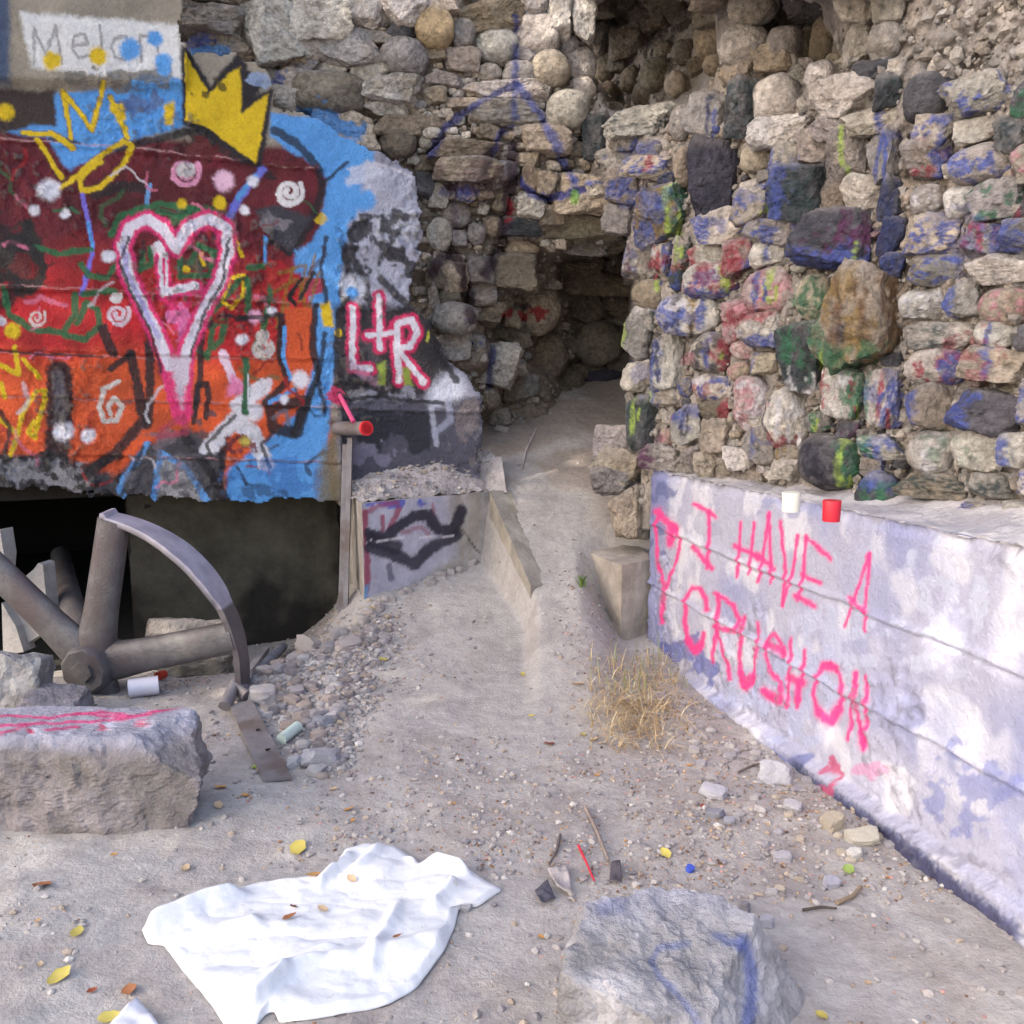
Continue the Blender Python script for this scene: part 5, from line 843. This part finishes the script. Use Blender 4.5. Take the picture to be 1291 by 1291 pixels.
# dry grass tuft
rg = random.Random(3); V, Fc, C = [], [], []
for k in range(900):
    u = rg.gauss(803, 32); v = rg.gauss(890, 30)
    b = gpt(min(max(u, 745), 866), min(max(v, 835), 945)); Ln = rg.uniform(.05, .17); lean = rg.uniform(.9, 2.1); an = rg.gauss(-1.6, 1.2); up = v < 880 and rg.random() < .35
    if up: lean *= .25; Ln *= 1.25
    d = Vector((math.cos(an), math.sin(an), 0)); w = .0026; side = Vector((-d.y, d.x, 0)) * w; c = S(*rg.choice(((226, 200, 156), (214, 184, 138), (232, 214, 180), (196, 162, 116)))) if not (up and rg.random() < .5) else S(150, 160, 110)
    for i in range(5):
        t = i / 4; p = b + d * (Ln * lean * .75 * t ** 1.6) + Vector((0, 0, Ln * (t - .42 * lean * t * t) + .004)); p.z = max(p.z, b.z + .004); s_ = side * (1 - .85 * t); V += [tuple(p - s_), tuple(p + s_)]; C += [c, c]
    o_ = len(V) - 10; Fc += [(o_ + 2 * i, o_ + 2 * i + 1, o_ + 2 * i + 3, o_ + 2 * i + 2) for i in range(4)]
tag(link('grass_tuft', mkmesh('grass_tuft', V, Fc, np.array(C)), M['straw']), 'tuft of dry straw coloured grass at the corner of the lettered wall', 'grass tuft')
V, Fc, C = [], [], []
for k in range(26):
    b = gpt(734 + rg.uniform(-4, 4), 738 + rg.uniform(-5, 5)); d = Vector((rg.uniform(-1, 1), rg.uniform(-1, .5), 0)); s_ = Vector((-d.y, d.x, 0)).normalized() * .004
    for i in range(4): t = i / 3; p = b + d * .05 * t + Vector((0, 0, .09 * t - .03 * t * t)); ww = s_ * (1 - t * .8); V += [tuple(p - ww), tuple(p + ww)]; C += [S(120, 150, 70)] * 2
    o_ = len(V) - 8; Fc += [(o_ + 2 * i, o_ + 2 * i + 1, o_ + 2 * i + 3, o_ + 2 * i + 2) for i in range(3)]
tag(link('weed', mkmesh('weed', V, Fc, np.array(C)), M['straw']), 'small green weed at the foot of the concrete footing', 'plant')
# ------------------------------------------------------------------ LOOSE STONES AND GRAVEL
SM = []
for i in range(8):
    V, Fc = stone_shape('a' if i % 4 else 'c', 3, 700 + i); me = mkmesh('loose_stone', V, Fc, smooth=i % 4 == 0); me.materials.append(M['loose'])
    SM.append(me)
def loose(u, v, w, h, c, label, group=None, i=None):
    p = gpt(u, v); k = (p - Vector((0, 0, CAMZ))).length / F; o = bpy.data.objects.new('loose_stone', SM[i if i is not None else random.randrange(8)]); col.objects.link(o)
    hx_, hz = w / 2 * k, h / 2 * k * .9; o.scale = (hx_, (hx_ + hz) * .5, hz); o.location = p + Vector((0, .3 * hx_, hz * .55)); o.rotation_euler = (random.uniform(-.2, .2), random.uniform(-.2, .2), random.uniform(-.5, .5)); o.color = (*(S(*c) * random.uniform(.88, 1.1)), 1); tag(o, label, 'stone', group)
for u, v, w, h, c, lab, *ii in ((389, 824, 30, 24, (196, 184, 178), 'smooth pale cobble at the left end of the gravel bank'), (455, 790, 18, 20, (190, 180, 174), 'pale stone at the foot of the steel post'), (428, 808, 24, 18, (184, 174, 172), 'angular stone below the steel post'), (404, 965, 46, 26, (190, 186, 192), 'flat pale grey slab stone at the lower end of the gravel bank'), (370, 968, 20, 18, (196, 192, 196), 'round pale stone beside the steel strap'), (330, 890, 38, 30, (186, 178, 176), 'pale angular stone touching the grey pipe'), (405, 917, 26, 16, (160, 158, 168), 'bluish flat stone in the middle of the gravel bank'), (440, 822, 34, 18, (178, 166, 164), 'broad stone at the top of the gravel bank'),
        (900, 1010, 34, 18, (202, 198, 204), 'pale flat stone on the dirt left of the lettered wall foot'), (902, 1032, 24, 12, (150, 148, 158), 'dark flat stone just below the pale flat one'), (978, 988, 40, 34, (206, 202, 208), 'white lumpy rock against the foot of the lettered wall', 1), (1000, 1025, 24, 13, (196, 190, 194), 'small pale stone below the white lumpy rock'), (1090, 1066, 40, 18, (216, 206, 190), 'long cream stone near the right foot of the wall'), (1052, 1048, 28, 22, (206, 190, 170), 'cream stone in dry grass at the wall foot'), (1050, 1115, 20, 14, (190, 186, 198), 'grey stone beside the green leaf'), (938, 1152, 13, 14, (150, 144, 148), 'small grey stone right of the painted rock top'), (967, 1170, 18, 16, (186, 182, 190), 'pale stone right of the painted rock'), (1078, 1085, 18, 14, (220, 214, 206), 'white chip stone above the green leaf'), (920, 1042, 14, 11, (186, 184, 192), 'rounded pebble near the dark flat stone'), (988, 1085, 24, 12, (190, 184, 190), 'flat pinkish stone midway to the wall foot'), (832, 883, 18, 12, (196, 190, 198), 'pale stone in the grass tuft'), (633, 455 + 90, 20, 12, (186, 178, 172), 'stone at the top of the soil bank near the ramp'), (588, 1150, 14, 12, (180, 178, 184), 'pale stone at the right hem of the white cloth'), (569, 582, 16, 12, (186, 176, 170), 'angular stone on the soil bank below the white paint patch')):
    loose(u, v, w, h, c, lab, None, ii[0] if ii else random.choice((1, 2, 3, 5, 6, 7)))
rg = random.Random(21); cnt = 0; GB = [(300, 880), (350, 838), (405, 812), (450, 786), (480, 768), (498, 790), (470, 850), (455, 910), (440, 960), (405, 985), (375, 960), (350, 915), (318, 905)]
while cnt < 150:
    u, v = rg.uniform(300, 500), rg.uniform(765, 990)
    if not inpoly(np.array([u]), np.array([v]), GB)[0]: continue
    s = rg.uniform(9, 22) * (1 if u < 430 else .7); loose(u, v, s, s * rg.uniform(.55, .85), (cc_ := rg.choice(((186, 178, 178, 'grey'), (170, 162, 164, 'mid grey'), (196, 190, 190, 'pale'), (158, 148, 146, 'dark'), (180, 164, 156, 'tan'))))[:3], ('small ' if s < 11 else 'fist sized ' if s < 16 else 'large ') + cc_[3] + ' stone in the gravel bank ' + ('below the steel post' if v < 820 else 'beside the grey pipe' if u < 360 else 'at its foot by the steel strap' if v > 925 else 'on the path side' if u > 440 else 'in the middle of the heap'), 'loose stones of the gravel bank'); cnt += 1
for k in range(30):
    t = rg.random(); loose(462 + t * 150 + rg.uniform(-4, 4), 772 - t * 68 + rg.uniform(-4, 4), rg.uniform(8, 15), rg.uniform(6, 11), (188, 178, 174), 'small stone along the foot of the moustache block', 'stones along the doorway block')
for k in range(45):
    t = rg.random(); w = rg.uniform(-10, 110) * (.4 + t); loose(900 + t * 230 - w, 905 + t * 165 + abs(w) * .5, rg.uniform(8, 16), rg.uniform(6, 10), (cc_ := rg.choice(((200, 192, 190, 'pale'), (184, 176, 180, 'grey'), (206, 190, 172, 'cream'))))[:3], 'small ' + cc_[3] + ' stone ' + ('at the near foot of the lettered wall' if t > .6 else 'midway along the lettered wall' if t > .3 else 'near the grass tuft by the lettered wall'), 'small stones before the lettered wall')
def gravel(name, n, sampler, smin, smax, seed, tones, zf=None):
    rg = np.random.default_rng(seed); x, y = sampler(rg, n); z = (zf or ground_z)(x, y); n = len(x)
    V0, F0 = ICO[1]; Vs = np.empty((n, len(V0), 3)); s = smin * (smax / smin) ** (rg.random(n) ** 2.2)
    an = rg.random(n) * 6.28; jit = 1 + rg.uniform(-.28, .28, (n, len(V0))); v = V0[None] * jit[..., None] * np.stack([s, s * rg.uniform(.6, 1, n), s * rg.uniform(.35, .7, n)], 1)[:, None, :]
    c, s_ = np.cos(an)[:, None], np.sin(an)[:, None]; Vs[..., 0] = v[..., 0] * c - v[..., 1] * s_ + x[:, None]; Vs[..., 1] = v[..., 0] * s_ + v[..., 1] * c + y[:, None]; Vs[..., 2] = v[..., 2] + (z + s * .28)[:, None]
    Fs = (F0[None] + (np.arange(n) * len(V0))[:, None, None]).reshape(-1, 3); T = np.array([S(*t) for t in tones]); C = np.repeat(T[rg.integers(0, len(T), n)] * rg.uniform(.8, 1.15, (n, 1)), len(V0), 0)
    tag(link(name, mkmesh(name, Vs.reshape(-1, 3), Fs, C, smooth=False), M['pebble']), {'gravel': 'fine pale gravel and grit scattered over the dirt', 'bank_gravel': 'heaped grey gravel between the pit and the path', 'soil_grit': 'crumbled grit on the soil above the doorway block', 'leaf_crumbs': 'brown crumbs of dead leaves over the dirt'}[name], 'gravel', kind='stuff')
def samp(fn):
    def f(rg, n):
        xs, ys = [], []; tot = 0
        while tot < n:
            x = rg.uniform(-2.6, 2.0, n); y = 1.75 + 4.6 * rg.random(n) ** 1.35; u, v = project(np.stack([x, y, ground_z(x, y)], 1)); k = rg.random(n) < fn(u, v, x, y); xs.append(x[k]); ys.append(y[k]); tot += k.sum()
        return np.concatenate(xs)[:n], np.concatenate(ys)[:n]
    return f
def dens(u, v, x, y):
    q = np.stack([x, y, 0 * x], -1); d = .12 + .75 * sst(0, .6, fbm(q * 3.1, 4, 151)); path = np.exp(-((u - 640 - (v - 850) * .05) / 110) ** 2) * sst(1000, 900, v); d = d * (1 - .85 * path); d = d + .5 * ((u > 780) & (v > 880) & (v < 1140)) + .35 * ((u > 400) & (u < 760) & (v > 930) & (v < 1080)); d = d * np.where((u < 330) & (v > 1060), .35, 1)
    cl = inpoly(u, v, OC); return np.clip(d, 0, 1) * ~cl
TN = ((178, 169, 164), (166, 156, 152), (194, 186, 180), (150, 140, 136), (176, 158, 142), (146, 140, 142), (168, 160, 156))
gravel('gravel', 18000, samp(dens), .0028, .016, 5, TN)
gravel('leaf_crumbs', 9000, samp(lambda u, v, x, y: dens(u, v, x, y) ** 1.5), .003, .008, 6, ((150, 112, 84), (176, 140, 104), (196, 164, 128), (120, 90, 74), (196, 150, 140)))
gravel('bank_gravel', 4500, samp(lambda u, v, x, y: inpoly(u + 12 * RNG.normal(0, 1, len(u)), v + 8 * RNG.normal(0, 1, len(u)), GB) * 1.), .006, .022, 7, TN)
sfx = shepard(np.stack([Xs.ravel()[::7], Ys.ravel()[::7], Zs.ravel()[::7]], 1), 4)
def ssoil(rg, n): a = rg.random(n); b = rg.random(n) ** .7; k = (np.clip(b * 59, 0, 59).astype(int), np.clip(a * 140, 0, 149).astype(int)); return Xs[k] + rg.normal(0, .01, n), Ys[k] + rg.normal(0, .01, n)
gravel('soil_grit', 900, ssoil, .004, .022, 8, TN, zf=lambda x, y: sfx(x, y))
# ------------------------------------------------------------------ TREE THAT SHADES THE PLACE (stands left of and behind the camera)
TX, TY, TZ = -7.4, -.4, 8.0
tr = empty('shade_tree', (TX - 1, TY - .6, 0)); tag(tr, 'broad leafy tree left of the viewer shading the ruin', 'tree')
V, Fc = tube([(TX - 1, TY - .6, -.2), (TX - .9, TY - .5, 2.5), (TX - .6, TY - .2, 5), (TX, TY, 8.2)], [.34, .27, .2, .1], 14); child('trunk', V, Fc, M['bark'], tr)
for e_ in ((2.6, 1.2, .4), (-2.5, 2.5, .2), (1.5, -2.6, 0), (3.2, 3., .6), (.5, 3.4, .2), (-2.6, -2, .3)): V, Fc = tube([(TX - .7, TY - .3, 4.6), (TX + e_[0] * .5 - .3, TY + e_[1] * .5, 6.6), (TX + e_[0], TY + e_[1], TZ + e_[2])], [.12, .08, .03], 10); child('limb', V, Fc, M['bark'], tr)
rgn = np.random.default_rng(9); n = 25000
cl = rgn.uniform(-1, 1, (300, 3)); cl = cl[(cl ** 2).sum(1) < 1][:140] * np.array([3.7, 4.9, 2.3]) + np.array([TX, TY, TZ]); ci = rgn.integers(0, len(cl), n); p = cl[ci] + rgn.normal(0, .46, (n, 3)) * np.array([1, 1, .7])
a = rgn.normal(0, 1, (n, 3)); a /= np.linalg.norm(a, axis=1)[:, None]; b = np.cross(a, rgn.normal(0, 1, (n, 3))); b /= np.linalg.norm(b, axis=1)[:, None]; sz = rgn.uniform(.07, .13, (n, 1))
V = np.stack([p - a * sz, p - b * sz * .6, p + a * sz, p + b * sz * .6], 1).reshape(-1, 3); child('crown', V, np.arange(4 * n).reshape(-1, 4), M['crown'], tr, smooth=False)
print('stones', scount[0], 'tris', sum(len(o.data.polygons) for o in col.objects if o.type == 'MESH'))
